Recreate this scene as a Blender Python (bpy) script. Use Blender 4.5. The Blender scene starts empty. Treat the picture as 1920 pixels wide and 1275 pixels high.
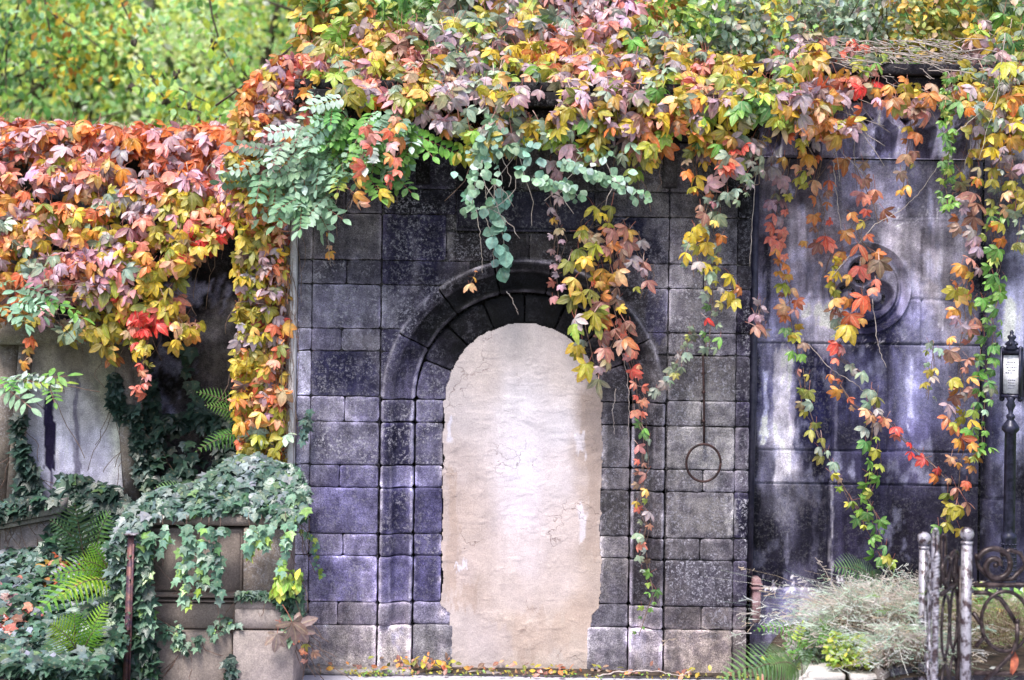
import bpy, math, random
import numpy as np
from mathutils import Matrix, Vector

SC = bpy.context.scene
COL = SC.collection
RNG = np.random.RandomState(7)
random.seed(7)

# ------------------------------------------------------------------ camera, sky, sun, exposure
CAM = np.array([0.0, -9.0, 2.08])
ROLL = math.radians(0.8)
S0 = 300.0
cR = np.array([math.cos(ROLL), 0, math.sin(ROLL)])
cU = np.array([-math.sin(ROLL), 0, math.cos(ROLL)])
cd = bpy.data.cameras.new('camera'); cam = bpy.data.objects.new('camera', cd); COL.objects.link(cam)
cd.sensor_width = 36.0; cd.lens = 36.0 * 9 / 6.4; cd.clip_end = 500
cam.matrix_world = Matrix(((cR[0], cU[0], 0, CAM[0]), (0, 0, -1, CAM[1]), (cR[2], cU[2], 0, CAM[2]), (0, 0, 0, 1)))
cd.dof.use_dof = True; cd.dof.focus_distance = 8.95; cd.dof.aperture_fstop = 1.25
SC.camera = cam
w = bpy.data.worlds.new('World'); SC.world = w; w.use_nodes = True
nt = w.node_tree
sky = nt.nodes.new('ShaderNodeTexSky'); sky.sky_type = 'NISHITA'; sky.sun_disc = False
SUN_EL, SUN_AZ = math.radians(60), math.radians(205)
sky.sun_elevation = SUN_EL; sky.sun_rotation = SUN_AZ
sky.air_density = 1.0; sky.dust_density = 3.0; sky.ozone_density = 1.0
nt.links.new(sky.outputs[0], nt.nodes['Background'].inputs[0])
nt.nodes['Background'].inputs[1].default_value = 0.11
sl = bpy.data.lights.new('sun', 'SUN'); so = bpy.data.objects.new('sun', sl); COL.objects.link(so)
sl.energy = 2.3; sl.angle = math.radians(17); sl.color = (1, 0.96, 0.9)
sd = Vector((math.sin(SUN_AZ) * math.cos(SUN_EL), math.cos(SUN_AZ) * math.cos(SUN_EL), math.sin(SUN_EL)))
so.rotation_euler = sd.to_track_quat('Z', 'Y').to_euler()
SC.view_settings.view_transform = 'Standard'; SC.view_settings.look = 'None'
SC.view_settings.exposure = 1.25; SC.view_settings.gamma = 1
try:
    SC.cycles.max_bounces = 6; SC.cycles.transparent_max_bounces = 4; SC.cycles.diffuse_bounces = 3
    SC.cycles.use_denoising = True
except Exception: pass
GAIN = 1.35     # how much brighter a lit surface shows than its albedo

# ------------------------------------------------------------------ mapping helpers
def W(px, py, Y=0.0):
    d = (9.0 + Y) / 9.0
    u = (np.asarray(px, float) - 960) / S0 * d; v = (637.5 - np.asarray(py, float)) / S0 * d
    X = u * cR[0] + v * cU[0]; Z = CAM[2] + u * cR[2] + v * cU[2]
    return np.stack([X, np.zeros_like(X) + Y, Z], -1)
def PX(P):
    P = np.asarray(P, float); d = (P[..., 1] + 9.0) / 9.0
    dx = P[..., 0]; dz = P[..., 2] - CAM[2]
    u = (dx * cR[0] + dz * cR[2]) / d; v = (dx * cU[0] + dz * cU[2]) / d
    return 960 + u * S0, 637.5 - v * S0
def sz(px, Y=0.0): return px / S0 * (9.0 + Y) / 9.0
def lin(c):
    c = np.asarray(c, float) / 255.0
    return np.where(c < 0.04045, c / 12.92, ((c + 0.055) / 1.055) ** 2.4)
def alb(c, g=None): return np.clip(lin(c) / (g or GAIN), 0.003, 0.85)

def vnoise(x, y, seed=0):
    x = np.asarray(x, float); y = np.asarray(y, float)
    xi = np.floor(x).astype(np.int64); yi = np.floor(y).astype(np.int64)
    fx = x - xi; fy = y - yi; fx = fx * fx * (3 - 2 * fx); fy = fy * fy * (3 - 2 * fy)
    def h(a, b):
        n = (a * 374761393 + b * 668265263 + seed * 982451653) & 0xffffffff
        n = ((n ^ (n >> 13)) * 1274126177) & 0xffffffff
        return ((n ^ (n >> 16)) & 0xffff) / 65535.0
    return (h(xi, yi) * (1 - fx) + h(xi + 1, yi) * fx) * (1 - fy) + (h(xi, yi + 1) * (1 - fx) + h(xi + 1, yi + 1) * fx) * fy
def fbm(x, y, seed=0, o=4):
    s = 0; a = 1; t = 0
    for i in range(o):
        s = s + a * vnoise(x * 2 ** i, y * 2 ** i, seed + i * 17); t += a; a *= 0.55
    return s / t

# ------------------------------------------------------------------ object helpers
def empty(name, label, cat, loc=(0, 0, 0), group=None, kind=None):
    o = bpy.data.objects.new(name, None); COL.objects.link(o); o.location = loc
    o['label'] = label; o['category'] = cat
    if group: o['group'] = group
    if kind: o['kind'] = kind
    return o
def tag(o, label=None, cat=None, group=None, kind=None):
    if label: o['label'] = label
    if cat: o['category'] = cat
    if group: o['group'] = group
    if kind: o['kind'] = kind
    return o
def mesh_np(name, V, F, mat, parent=None, attrs=None, smooth=False):
    """V (n,3) in world space, F = list of (m,k) int arrays; the parent sits at its own base"""
    me = bpy.data.meshes.new(name)
    V = np.asarray(V, np.float32)
    if isinstance(F, np.ndarray): F = [F]
    F = [np.asarray(f, np.int32) for f in F if len(f)]
    me.vertices.add(len(V))
    if parent is not None: V = V - np.array(parent.matrix_basis.translation if parent.parent is None else (parent.parent.location + parent.location), np.float32)
    me.vertices.foreach_set('co', V.ravel())
    loops = np.concatenate([f.ravel() for f in F]); tot = np.concatenate([np.full(len(f), f.shape[1], np.int32) for f in F])
    me.loops.add(len(loops)); me.loops.foreach_set('vertex_index', loops)
    me.polygons.add(len(tot)); me.polygons.foreach_set('loop_start', np.concatenate([[0], np.cumsum(tot)[:-1]]).astype(np.int32))
    me.update(calc_edges=True)
    for k, a in (attrs or {}).items():
        a = np.asarray(a, np.float32)
        if a.ndim == 2:
            at = me.attributes.new(k, 'FLOAT_COLOR', 'POINT')
            at.data.foreach_set('color', np.concatenate([a[:, :3], np.ones((len(a), 1), np.float32)], 1).ravel())
        else:
            at = me.attributes.new(k, 'FLOAT', 'POINT'); at.data.foreach_set('value', a)
    if smooth: me.polygons.foreach_set('use_smooth', np.ones(len(tot), bool))
    me.materials.append(mat)
    o = bpy.data.objects.new(name, me); COL.objects.link(o)
    if parent is not None: o.parent = parent
    return o
class MB:
    def __init__(s): s.v = []; s.f = {3: [], 4: []}; s.n = 0
    def add(s, V, F):
        V = np.asarray(V, float).reshape(-1, 3); s.v.append(V)
        for f in F: s.f.setdefault(len(f), []).append([i + s.n for i in f])
        s.n += len(V)
    def addnp(s, V, F):
        s.v.append(np.asarray(V, float)); s.f.setdefault(F.shape[1], []).extend((F + s.n).tolist()); s.n += len(V)
    def box(s, x0, x1, y0, y1, z0, z1, b=0.004):
        # a box with chamfered edges
        def rect(x0, x1, y0, y1, z): return [(x0, y0, z), (x1, y0, z), (x1, y1, z), (x0, y1, z)]
        c = b
        def oct_(m, z):
            a, b_, e, g = x0 + m, x1 - m, y0 + m, y1 - m
            return [(a + c, e, z), (b_ - c, e, z), (b_, e + c, z), (b_, g - c, z), (b_ - c, g, z), (a + c, g, z), (a, g - c, z), (a, e + c, z)]
        V = oct_(c, z0) + oct_(0, z0 + c) + oct_(0, z1 - c) + oct_(c, z1)
        F = []
        for k in range(3):
            for i in range(8): F.append([k * 8 + i, k * 8 + (i + 1) % 8, (k + 1) * 8 + (i + 1) % 8, (k + 1) * 8 + i])
        F.append(list(range(24, 32))); F.append(list(range(7, -1, -1)))
        s.add(V, F)
    def tube(s, P, r, n=6, flat=1.0):
        P = np.asarray(P, float); m = len(P)
        r = np.broadcast_to(np.asarray(r, float), (m,))
        T = np.gradient(P, axis=0); T /= np.linalg.norm(T, axis=1)[:, None] + 1e-9
        up = np.array([0, 1, 0.0]) if abs(T[0][1]) < 0.9 else np.array([1.0, 0, 0])
        V = []
        for i in range(m):
            a = up - T[i] * np.dot(up, T[i]); a /= np.linalg.norm(a) + 1e-9; b = np.cross(T[i], a); up = a
            for k in range(n):
                t = 2 * math.pi * k / n; V.append(P[i] + r[i] * (a * math.cos(t) * flat + b * math.sin(t)))
        F = [[i * n + k, i * n + (k + 1) % n, (i + 1) * n + (k + 1) % n, (i + 1) * n + k] for i in range(m - 1) for k in range(n)]
        F.append(list(range(n))[::-1]); F.append([(m - 1) * n + k for k in range(n)])
        s.add(V, F)
    def lathe(s, c, prof, n=20, sx=1, sy=1):
        V = []; m = len(prof)
        for r, z in prof:
            for k in range(n):
                t = 2 * math.pi * k / n; V.append((c[0] + r * math.cos(t) * sx, c[1] + r * math.sin(t) * sy, c[2] + z))
        F = [[i * n + k, i * n + (k + 1) % n, (i + 1) * n + (k + 1) % n, (i + 1) * n + k] for i in range(m - 1) for k in range(n)]
        F.append(list(range(n))[::-1]); F.append([(m - 1) * n + k for k in range(n)])
        s.add(V, F)
    def ball(s, c, r, n=10, sq=(1, 1, 1)):
        pr = [(max(1e-4, r * math.sin(math.pi * i / n)), -r * math.cos(math.pi * i / n) * sq[2]) for i in range(n + 1)]
        s.lathe(c, pr, 14, sq[0], sq[1])
    def prism(s, pts, y0, y1):
        n = len(pts)
        V = [(x, y0, z) for x, z in pts] + [(x, y1, z) for x, z in pts]
        s.add(V, [list(range(n)), list(range(2 * n - 1, n - 1, -1))] + [[i, i + n, (i + 1) % n + n, (i + 1) % n] for i in range(n)])
    def build(s, name, mat, parent=None, smooth=False, colfn=None):
        V = np.concatenate(s.v); F = {}
        for k, l in s.f.items():
            if l: F[k] = np.array(l, np.int32)
        at = colfn(V) if colfn else None
        o = mesh_np(name, V, list(F.values()), mat, parent, at, smooth)
        return o

# ------------------------------------------------------------------ materials
def N(nt, t, **kw):
    n = nt.nodes.new(t)
    for k, v in kw.items():
        if k.startswith('i_'):
            key = k[2:]; n.inputs[int(key) if key.isdigit() else key].default_value = v
        else: setattr(n, k, v)
    return n
def mat_new(name):
    m = bpy.data.materials.new(name); m.use_nodes = True
    return m, m.node_tree, m.node_tree.nodes['Principled BSDF']
def mixc(nt, fac, a, b, blend='MIX'):
    n = nt.nodes.new('ShaderNodeMix'); n.data_type = 'RGBA'; n.blend_type = blend
    for s, v in ((n.inputs[0], fac), (n.inputs[6], a), (n.inputs[7], b)):
        if isinstance(v, bpy.types.NodeSocket): nt.links.new(v, s)
        elif isinstance(v, (int, float)): s.default_value = v
        else: s.default_value = (*v[:3], 1)
    return n.outputs[2]
def mth(nt, op, a, b=None, clamp=False):
    n = nt.nodes.new('ShaderNodeMath'); n.operation = op; n.use_clamp = clamp
    for s, v in ((n.inputs[0], a), (n.inputs[1], b)):
        if v is None: continue
        if isinstance(v, bpy.types.NodeSocket): nt.links.new(v, s)
        else: s.default_value = v
    return n.outputs[0]
def noise(nt, vec, scale, detail=4, rough=0.55, dist=0.0):
    n = N(nt, 'ShaderNodeTexNoise', i_Scale=scale, i_Detail=detail, i_Roughness=rough, i_Distortion=dist)
    if vec is not None: nt.links.new(vec, n.inputs['Vector'])
    return n.outputs['Fac']
def ramp(nt, fac, stops):
    r = nt.nodes.new('ShaderNodeValToRGB'); e = r.color_ramp.elements
    while len(e) < len(stops): e.new(0.5)
    for k, (p, c) in zip(e, stops):
        k.position = p; k.color = (c, c, c, 1) if isinstance(c, (int, float)) else (*c, 1)
    nt.links.new(fac, r.inputs[0]); return r.outputs[0]
def geo_pos(nt): return nt.nodes.new('ShaderNodeNewGeometry').outputs['Position']

def stone_mat(name, const=None, lichen=0.6, bump=0.5, rough=0.85, lcol=(0.50, 0.48, 0.52), grain=1.0, cracks=0.0, spec=0.12, crust=0.6, fine=0.0):
    m, nt, b = mat_new(name)
    pos = geo_pos(nt)
    if const is None:
        a = nt.nodes.new('ShaderNodeAttribute'); a.attribute_name = 'Col'; base = a.outputs['Color']
        la = nt.nodes.new('ShaderNodeAttribute'); la.attribute_name = 'lich'; lf = la.outputs['Fac']
    else:
        rgb = nt.nodes.new('ShaderNodeRGB'); rgb.outputs[0].default_value = (*const, 1); base = rgb.outputs[0]; lf = None
    g1 = noise(nt, pos, 9, 6, 0.6); g2 = noise(nt, pos, 130, 4, 0.7); g3 = noise(nt, pos, 38, 5, 0.65)
    c = mixc(nt, 0.75 * grain, base, mixc(nt, 1.0, base, ramp(nt, g1, [(0.3, 0.45), (0.7, 1.5)]), 'MULTIPLY'))
    c = mixc(nt, 0.8 * grain, c, mixc(nt, 1.0, c, ramp(nt, g2, [(0.33, 0.3), (0.5, 0.95), (0.68, 1.8)]), 'MULTIPLY'))
    cr = ramp(nt, noise(nt, pos, 10, 9, 0.72), [(0.45, 1.0), (0.53, 0.0)])
    c = mixc(nt, mth(nt, 'MULTIPLY', cr, crust * grain), c, mixc(nt, 1.0, c, (0.42, 0.40, 0.50), 'MULTIPLY'))
    sp = ramp(nt, g3, [(0.47, 0.0), (0.55, 1.0)]); sp2 = ramp(nt, noise(nt, pos, 85, 4, 0.85), [(0.47, 0.0), (0.55, 1.0)])
    lm = ramp(nt, noise(nt, pos, 5.5, 6, 0.7), [(0.42, 0.12), (0.55, 1.0)])
    f = mth(nt, 'MULTIPLY', mth(nt, 'MULTIPLY', mth(nt, 'MULTIPLY', sp, sp2), lm), lichen)
    if lf is not None: f = mth(nt, 'MULTIPLY', f, lf, True)
    fg = ramp(nt, noise(nt, pos, 240, 3, 0.9), [(0.47, 0.0), (0.56, 1.0)])
    fm = ramp(nt, noise(nt, pos, 7.5, 7, 0.75), [(0.38, 0.18), (0.60, 1.0)])
    c = mixc(nt, mth(nt, 'MULTIPLY', mth(nt, 'MULTIPLY', fg, fm), fine), c, mixc(nt, 1.0, mixc(nt, 1.0, c, (2.3, 2.3, 2.2), 'MULTIPLY'), (0.012, 0.012, 0.018), 'ADD'))
    c = mixc(nt, f, c, lcol)
    h = mth(nt, 'ADD', mth(nt, 'MULTIPLY', g2, 0.35), mth(nt, 'ADD', mth(nt, 'MULTIPLY', g3, 0.5), mth(nt, 'MULTIPLY', f, 0.3)))
    if cracks > 0:
        vo = nt.nodes.new('ShaderNodeTexVoronoi'); vo.feature = 'DISTANCE_TO_EDGE'; vo.inputs['Scale'].default_value = 3.2
        nz = nt.nodes.new('ShaderNodeTexNoise'); nz.inputs['Scale'].default_value = 5; nz.inputs['Detail'].default_value = 6
        nt.links.new(pos, nz.inputs['Vector'])
        va = nt.nodes.new('ShaderNodeVectorMath'); va.operation = 'MULTIPLY_ADD'
        nt.links.new(nz.outputs['Color'], va.inputs[0]); va.inputs[1].default_value = (0.5, 0.5, 0.5); nt.links.new(pos, va.inputs[2])
        nt.links.new(va.outputs[0], vo.inputs['Vector'])
        k = ramp(nt, vo.outputs['Distance'], [(0.0, 1.0), (0.012, 0.0)])
        km = ramp(nt, noise(nt, pos, 2.6, 3), [(0.5, 0.0), (0.6, 1.0)])
        k = mth(nt, 'MULTIPLY', mth(nt, 'MULTIPLY', k, km), cracks)
        c = mixc(nt, k, c, (0.10, 0.05, 0.045)); h = mth(nt, 'SUBTRACT', h, mth(nt, 'MULTIPLY', k, 0.8))
    nt.links.new(c, b.inputs['Base Color'])
    bp = N(nt, 'ShaderNodeBump', i_Strength=bump, i_Distance=0.012); nt.links.new(h, bp.inputs['Height'])
    nt.links.new(bp.outputs[0], b.inputs['Normal'])
    b.inputs['Roughness'].default_value = rough; b.inputs['Specular IOR Level'].default_value = spec
    return m

def leaf_mat(name, transl=0.3, rough=0.42, spec=0.5, veins=1.0, blotch=0.0):
    m, nt, b = mat_new(name)
    a = nt.nodes.new('ShaderNodeAttribute'); a.attribute_name = 'Col'
    v = nt.nodes.new('ShaderNodeAttribute'); v.attribute_name = 'vein'
    t = nt.nodes.new('ShaderNodeAttribute'); t.attribute_name = 'lt'
    pos = geo_pos(nt)
    g = noise(nt, pos, 45, 4, 0.6)
    c = mixc(nt, 1.0, a.outputs['Color'], ramp(nt, g, [(0.3, 0.68), (0.7, 1.25)]), 'MULTIPLY')
    vf = v.outputs['Fac']
    bl = ramp(nt, noise(nt, pos, 26, 5, 0.7), [(0.50, 0.0), (0.62, 1.0)])
    c = mixc(nt, mth(nt, 'MULTIPLY', bl, 0.55 * blotch), c, mixc(nt, 1.0, c, (1.15, 0.62, 0.5), 'MULTIPLY'))
    mid = ramp(nt, vf, [(0.80, 0.0), (0.97, 1.0)])
    sv = mth(nt, 'FRACT', mth(nt, 'ADD', mth(nt, 'MULTIPLY', t.outputs['Fac'], 7.0), mth(nt, 'MULTIPLY', vf, 2.6)))
    svr = ramp(nt, sv, [(0.0, 1.0), (0.16, 0.0), (0.85, 0.0), (1.0, 1.0)])
    c2 = mixc(nt, 0.5, c, (0.75, 0.62, 0.35))
    c = mixc(nt, mth(nt, 'MULTIPLY', mid, 0.55 * veins), c, c2)
    c = mixc(nt, mth(nt, 'MULTIPLY', svr, 0.45 * veins), c, mixc(nt, 1.0, c, (0.6, 0.6, 0.6), 'MULTIPLY'))
    c = mixc(nt, mth(nt, 'GREATER_THAN', vf, 1.5), c, (0.28, 0.09, 0.06))
    nt.links.new(c, b.inputs['Base Color'])
    b.inputs['Roughness'].default_value = rough; b.inputs['Specular IOR Level'].default_value = spec
    bp = N(nt, 'ShaderNodeBump', i_Strength=0.35, i_Distance=0.003); nt.links.new(mth(nt, 'SUBTRACT', 1.0, svr), bp.inputs['Height'])
    nt.links.new(bp.outputs[0], b.inputs['Normal'])
    tr = nt.nodes.new('ShaderNodeBsdfTranslucent'); nt.links.new(c, tr.inputs[0])
    mx = nt.nodes.new('ShaderNodeMixShader'); mx.inputs[0].default_value = transl
    nt.links.new(b.outputs[0], mx.inputs[1]); nt.links.new(tr.outputs[0], mx.inputs[2])
    nt.links.new(mx.outputs[0], nt.nodes['Material Output'].inputs['Surface'])
    return m
def plain_mat(name, c1, c2, scale=20, rough=0.7, metal=0.0, bump=0.3, spec=0.4, thr=(0.4, 0.6)):
    m, nt, b = mat_new(name); pos = geo_pos(nt)
    f = noise(nt, pos, scale, 6, 0.65)
    c = mixc(nt, ramp(nt, f, [(thr[0], 0.0), (thr[1], 1.0)]), c1, c2)
    c = mixc(nt, 1.0, c, ramp(nt, noise(nt, pos, scale * 6, 3), [(0.3, 0.75), (0.7, 1.25)]), 'MULTIPLY')
    nt.links.new(c, b.inputs['Base Color']); b.inputs['Roughness'].default_value = rough
    b.inputs['Metallic'].default_value = metal; b.inputs['Specular IOR Level'].default_value = spec
    bp = N(nt, 'ShaderNodeBump', i_Strength=bump, i_Distance=0.004); nt.links.new(f, bp.inputs['Height']); nt.links.new(bp.outputs[0], b.inputs['Normal'])
    return m
M_ASH = stone_mat('ashlar_stone', lichen=1.15, bump=0.9, lcol=(0.46, 0.44, 0.52), fine=0.9)
M_PLAS = stone_mat('old_plaster', lichen=0.5, bump=0.55, lcol=(0.62, 0.58, 0.6), grain=0.30, cracks=0.6, crust=0.25)
M_SMOOTH = stone_mat('smooth_tomb_stone', lichen=0.7, bump=0.5, grain=0.6, fine=0.4)
M_MORTAR = stone_mat('joint_mortar', const=(0.035, 0.032, 0.036), bump=0.5, lichen=1.4, lcol=(.34, .32, .34), fine=.8)
M_PED = stone_mat('sandstone', const=tuple(alb((150, 138, 131))), lichen=0, bump=0.45, grain=0.5, crust=.3)
M_PEDL = stone_mat('light_sandstone', const=tuple(alb((172, 160, 156))), lichen=0, bump=0.45, grain=0.45)
M_DARKST = stone_mat('dark_rough_stone', lichen=0.5, bump=0.9, grain=0.9)
M_MARBLE = stone_mat('weathered_white_marble', const=(0.62, 0.58, 0.56), bump=0.3, grain=0.35)
M_GREYM = stone_mat('grey_granite', const=(0.13, 0.12, 0.15), bump=0.25, grain=0.5)
M_STRIP = stone_mat('pale_edge_plaster', const=(0.62, 0.60, 0.62), bump=0.3, grain=0.4)
M_LEAF = leaf_mat('creeper_leaf', transl=0.22, rough=0.36, spec=0.6, blotch=.55); M_IVY = leaf_mat('ivy_leaf', transl=0.12, rough=0.36, spec=0.6, veins=0.7)
M_MINT = leaf_mat('bloomy_leaf', transl=0.3, rough=0.5, veins=0.4)
M_BG = leaf_mat('tree_leaf', transl=0.52, rough=0.6, spec=0.3, veins=0.0)
M_STEM = plain_mat('vine_stem', (0.10, 0.055, 0.04), (0.22, 0.15, 0.12), 30)
M_TWIG = plain_mat('pale_dry_twig', (0.30, 0.24, 0.22), (0.48, 0.42, 0.40), 30)
M_BARK = plain_mat('bark', (0.035, 0.025, 0.02), (0.10, 0.08, 0.06), 14, 0.9)
M_TRUNK = plain_mat('grey_bark', (0.16, 0.14, 0.15), (0.32, 0.30, 0.32), 6, 0.9)
M_RUST = plain_mat('rusty_iron', (0.014, 0.007, 0.008), (0.055, 0.024, 0.022), 25, 0.6, 0.3, 0.5)
M_RUSTV = plain_mat('rusty_stake_iron', (0.05, 0.025, 0.05), (0.17, 0.075, 0.07), 18, 0.55, 0.3, 0.5)
M_IRON = plain_mat('worn_silver_paint', (0.34, 0.32, 0.37), (0.05, 0.03, 0.035), 22, 0.42, 0.3, 0.4, thr=(0.47, 0.58))
M_IRON2 = plain_mat('brown_iron', (0.022, 0.013, 0.015), (0.085, 0.06, 0.06), 24, 0.38, 0.3, 0.4, thr=(0.48, 0.66))
M_BLACK = plain_mat('black_lamp_paint', (0.008, 0.009, 0.02), (0.03, 0.03, 0.06), 25, 0.35, 0.2, 0.2)
M_PIPE = plain_mat('dark_pipe_paint', (0.02, 0.02, 0.045), (0.06, 0.055, 0.09), 12, 0.5)
M_CLAY = plain_mat('faded_red_pipe_shoe', (0.23, 0.13, 0.14), (0.34, 0.22, 0.24), 15, 0.7)
M_SOIL = plain_mat('dark_soil', (0.02, 0.015, 0.012), (0.08, 0.055, 0.04), 12, 0.95, 0, 0.8)
M_PAVE = stone_mat('pale_pavement', const=(0.50, 0.48, 0.56), bump=0.2, grain=0.3)
M_LEDGE = stone_mat('ledge_stone', const=(0.30, 0.27, 0.26), bump=0.4, grain=0.6)
M_HILL = plain_mat('wooded_hillside_ground', (0.06, 0.10, 0.03), (0.16, 0.22, 0.06), 0.6, 0.9)
M_WHITE = plain_mat('paper_notice', (0.72, 0.72, 0.78), (0.78, 0.78, 0.82), 10, 0.5, 0, 0.05)
M_INK = plain_mat('printed_ink', (0.10, 0.10, 0.16), (0.16, 0.16, 0.22), 10, 0.6, 0, 0.05)
M_GRASS = leaf_mat('dry_grass', transl=0.25, rough=0.6, spec=0.3, veins=0)

# ------------------------------------------------------------------ stone colour maps (shade and violet cast put into the tones, plus shaped stains)
def field(ctrl, px, py, seed=3, warp=14, power=3.2):
    wx = px + (fbm(px / 40, py / 60, seed) - 0.5) * warp * 2; wy = py + (fbm(px / 40, py / 60, seed + 9) - 0.5) * warp * 2
    num = np.zeros((len(px), 4)); den = np.zeros(len(px))
    for c in ctrl:
        x, y, col = c[0], c[1], c[2]; l = c[3] if len(c) > 3 else 0.35
        d = ((wx - x) ** 2 * 1.6 + (wy - y) ** 2 * 0.7 + 60) ** (power / 2); q = 1.0 / d
        num += q[:, None] * np.array([*lin(col), l])[None]; den += q
    r = num / den[:, None]
    return r[:, :3], r[:, 3]
def apply_stains(col, px, py, stains, seed=5):
    for (x0, x1, y0, y1, c, soft, a) in stains:
        wx = px + (fbm(px / 11, py / 45, seed + x0, 5) - 0.5) * (soft * 2.5 + 12); wy = py + (fbm(px / 9, py / 30, seed + y0) - 0.5) * (soft * 6 + 60)
        soft = soft * .8; fx = np.clip((wx - x0) / soft, 0, 1) * np.clip((x1 - wx) / soft, 0, 1)
        fy = np.clip((wy - y0) / (soft * 2), 0, 1) * np.clip((y1 - wy) / (soft * 2), 0, 1)
        f = (fx * fy * a)[:, None]; f = f * f * (3 - 2 * f) if a == 1 else f
        col = col * (1 - f) + lin(c)[None] * f
    return col
CTRL_MAIN = [(620,430,(84,78,86),.2),(565,430,(112,106,112),.3),(680,440,(98,92,100),.2),(740,430,(62,56,84),.3),(795,450,(50,45,78),.3),
 (640,510,(80,76,92),.5),(760,510,(62,56,88),.5),(640,570,(112,107,128),1),(750,570,(122,118,134),.9),(620,635,(96,90,112),.5),(690,640,(112,106,118),.4),
 (640,700,(60,57,98),.5),(568,700,(150,146,168),.5),(568,560,(135,130,145),.5),(640,765,(122,116,134),.7),(640,830,(120,115,140),.9),(640,890,(78,73,108),.4),(568,850,(140,136,160),.4),
 (640,955,(104,99,144),.5),(568,1000,(140,134,150),.3),(640,1020,(116,110,142),.5),(640,1080,(110,104,146),.5),(640,1150,(128,118,126),.3),(640,1215,(152,142,140),.05),(568,1200,(150,142,148),.1),
 (745,1215,(162,152,152),.1),(745,1150,(120,112,130),.3),(810,1215,(128,124,130),.1),(740,1080,(90,85,128),.4),(740,950,(62,58,98),.4),(740,830,(58,54,92),.5),(775,900,(120,115,150),.4),(800,830,(110,105,136),.7),(800,770,(104,99,128),.8),
 (800,950,(84,79,124),.4),(800,1080,(80,75,120),.3),(800,1150,(110,105,128),.3),
 (1150,750,(84,80,86),.3),(1150,830,(96,91,96),.4),(1150,900,(104,98,104),.4),(1150,960,(98,93,96),.3),(1150,1070,(122,116,120),.2),(1150,1150,(104,100,112),.2),(1150,1210,(118,113,122),.1),
 (1210,800,(80,74,80),.4),(1210,1000,(80,72,76),.3),(1210,1100,(74,67,72),.3),(1210,1210,(132,122,128),.05),
 (1320,620,(100,95,105),.5),(1320,690,(104,98,100),.4),(1320,760,(118,114,116),.7),(1320,860,(134,130,132),.9),(1320,900,(122,117,122),.6),(1320,960,(122,116,118),.9),(1320,1030,(84,79,84),.6),(1320,1090,(98,93,106),.8),(1320,1160,(96,88,90),.5),(1320,1215,(148,134,130),.05),
 (1395,600,(58,50,80),.6),(1395,760,(60,54,78),.6),(1395,860,(98,92,104),.9),(1395,960,(58,53,80),.9),(1395,1100,(76,70,92),.5),(1395,1210,(110,101,102),.1),
 (700,300,(34,31,36),.05),(620,380,(70,64,70),.2),(900,300,(34,31,35),.05),(1000,290,(88,82,82),.2),(1120,300,(60,55,58),.1),(1220,320,(100,92,94),.2),(1220,390,(106,100,102),.2),(1240,440,(128,122,132),.4),(1190,450,(48,48,84),.3),
 (780,380,(48,44,60),.4),(1320,400,(96,90,94),.3),(1320,480,(116,110,120),.6),(1380,380,(34,32,36),.1),(1380,470,(60,54,62),.2),(1220,515,(130,124,134),.5),(1150,440,(72,66,70),.2),(950,470,(66,60,62),.2),(1000,460,(92,86,86),.3),(870,460,(48,43,47),.3),
 (1320,570,(122,116,124),.8),(1225,570,(110,106,130),.4),(1270,560,(130,125,135),.6),
 (950,530,(14,12,14),0),(950,580,(20,18,20),0),(1040,575,(22,19,21),0),(870,560,(16,14,17),0),(990,500,(40,36,38),.1),(1060,520,(52,46,46),.1),(810,600,(34,30,44),.2),(855,620,(38,34,40),.15),(860,520,(74,68,76),.4),(800,560,(92,86,104),.5),(745,640,(82,76,108),.5),(780,660,(74,69,106),.7),(835,690,(70,65,84),.4),(830,720,(96,90,116),.5),
 (1120,600,(46,42,44),.1),(1160,600,(40,36,40),.1),(1180,680,(60,55,60),.1),(1220,640,(112,106,110),.4),(1240,700,(108,102,110),.4),(1140,700,(84,78,84),.2),(1195,600,(90,84,88),.3)]
ST_MAIN = [(728,768,410,535,(44,40,74),6,.75),(772,784,440,540,(120,114,128),5,.6),(790,826,400,545,(38,34,68),6,.7),(836,850,410,470,(130,124,128),4,.5),
 (655,668,420,480,(52,47,58),6,.5),(1160,1200,430,490,(36,36,70),7,.8),(1215,1250,540,640,(66,62,104),8,.6),(1384,1406,600,645,(30,24,50),4,.8),(1384,1402,755,850,(34,30,52),5,.7),(1384,1404,925,1005,(32,28,52),4,.75),
 (1355,1380,930,1000,(170,165,165),6,.5),(770,778,760,1120,(150,146,176),3,.7),(728,760,1175,1225,(160,156,190),10,.5),(1178,1215,1180,1240,(158,152,176),10,.5),(1170,1256,1040,1130,(70,62,66),8,.35),(590,706,676,736,(50,47,94),6,.4)]
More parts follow.
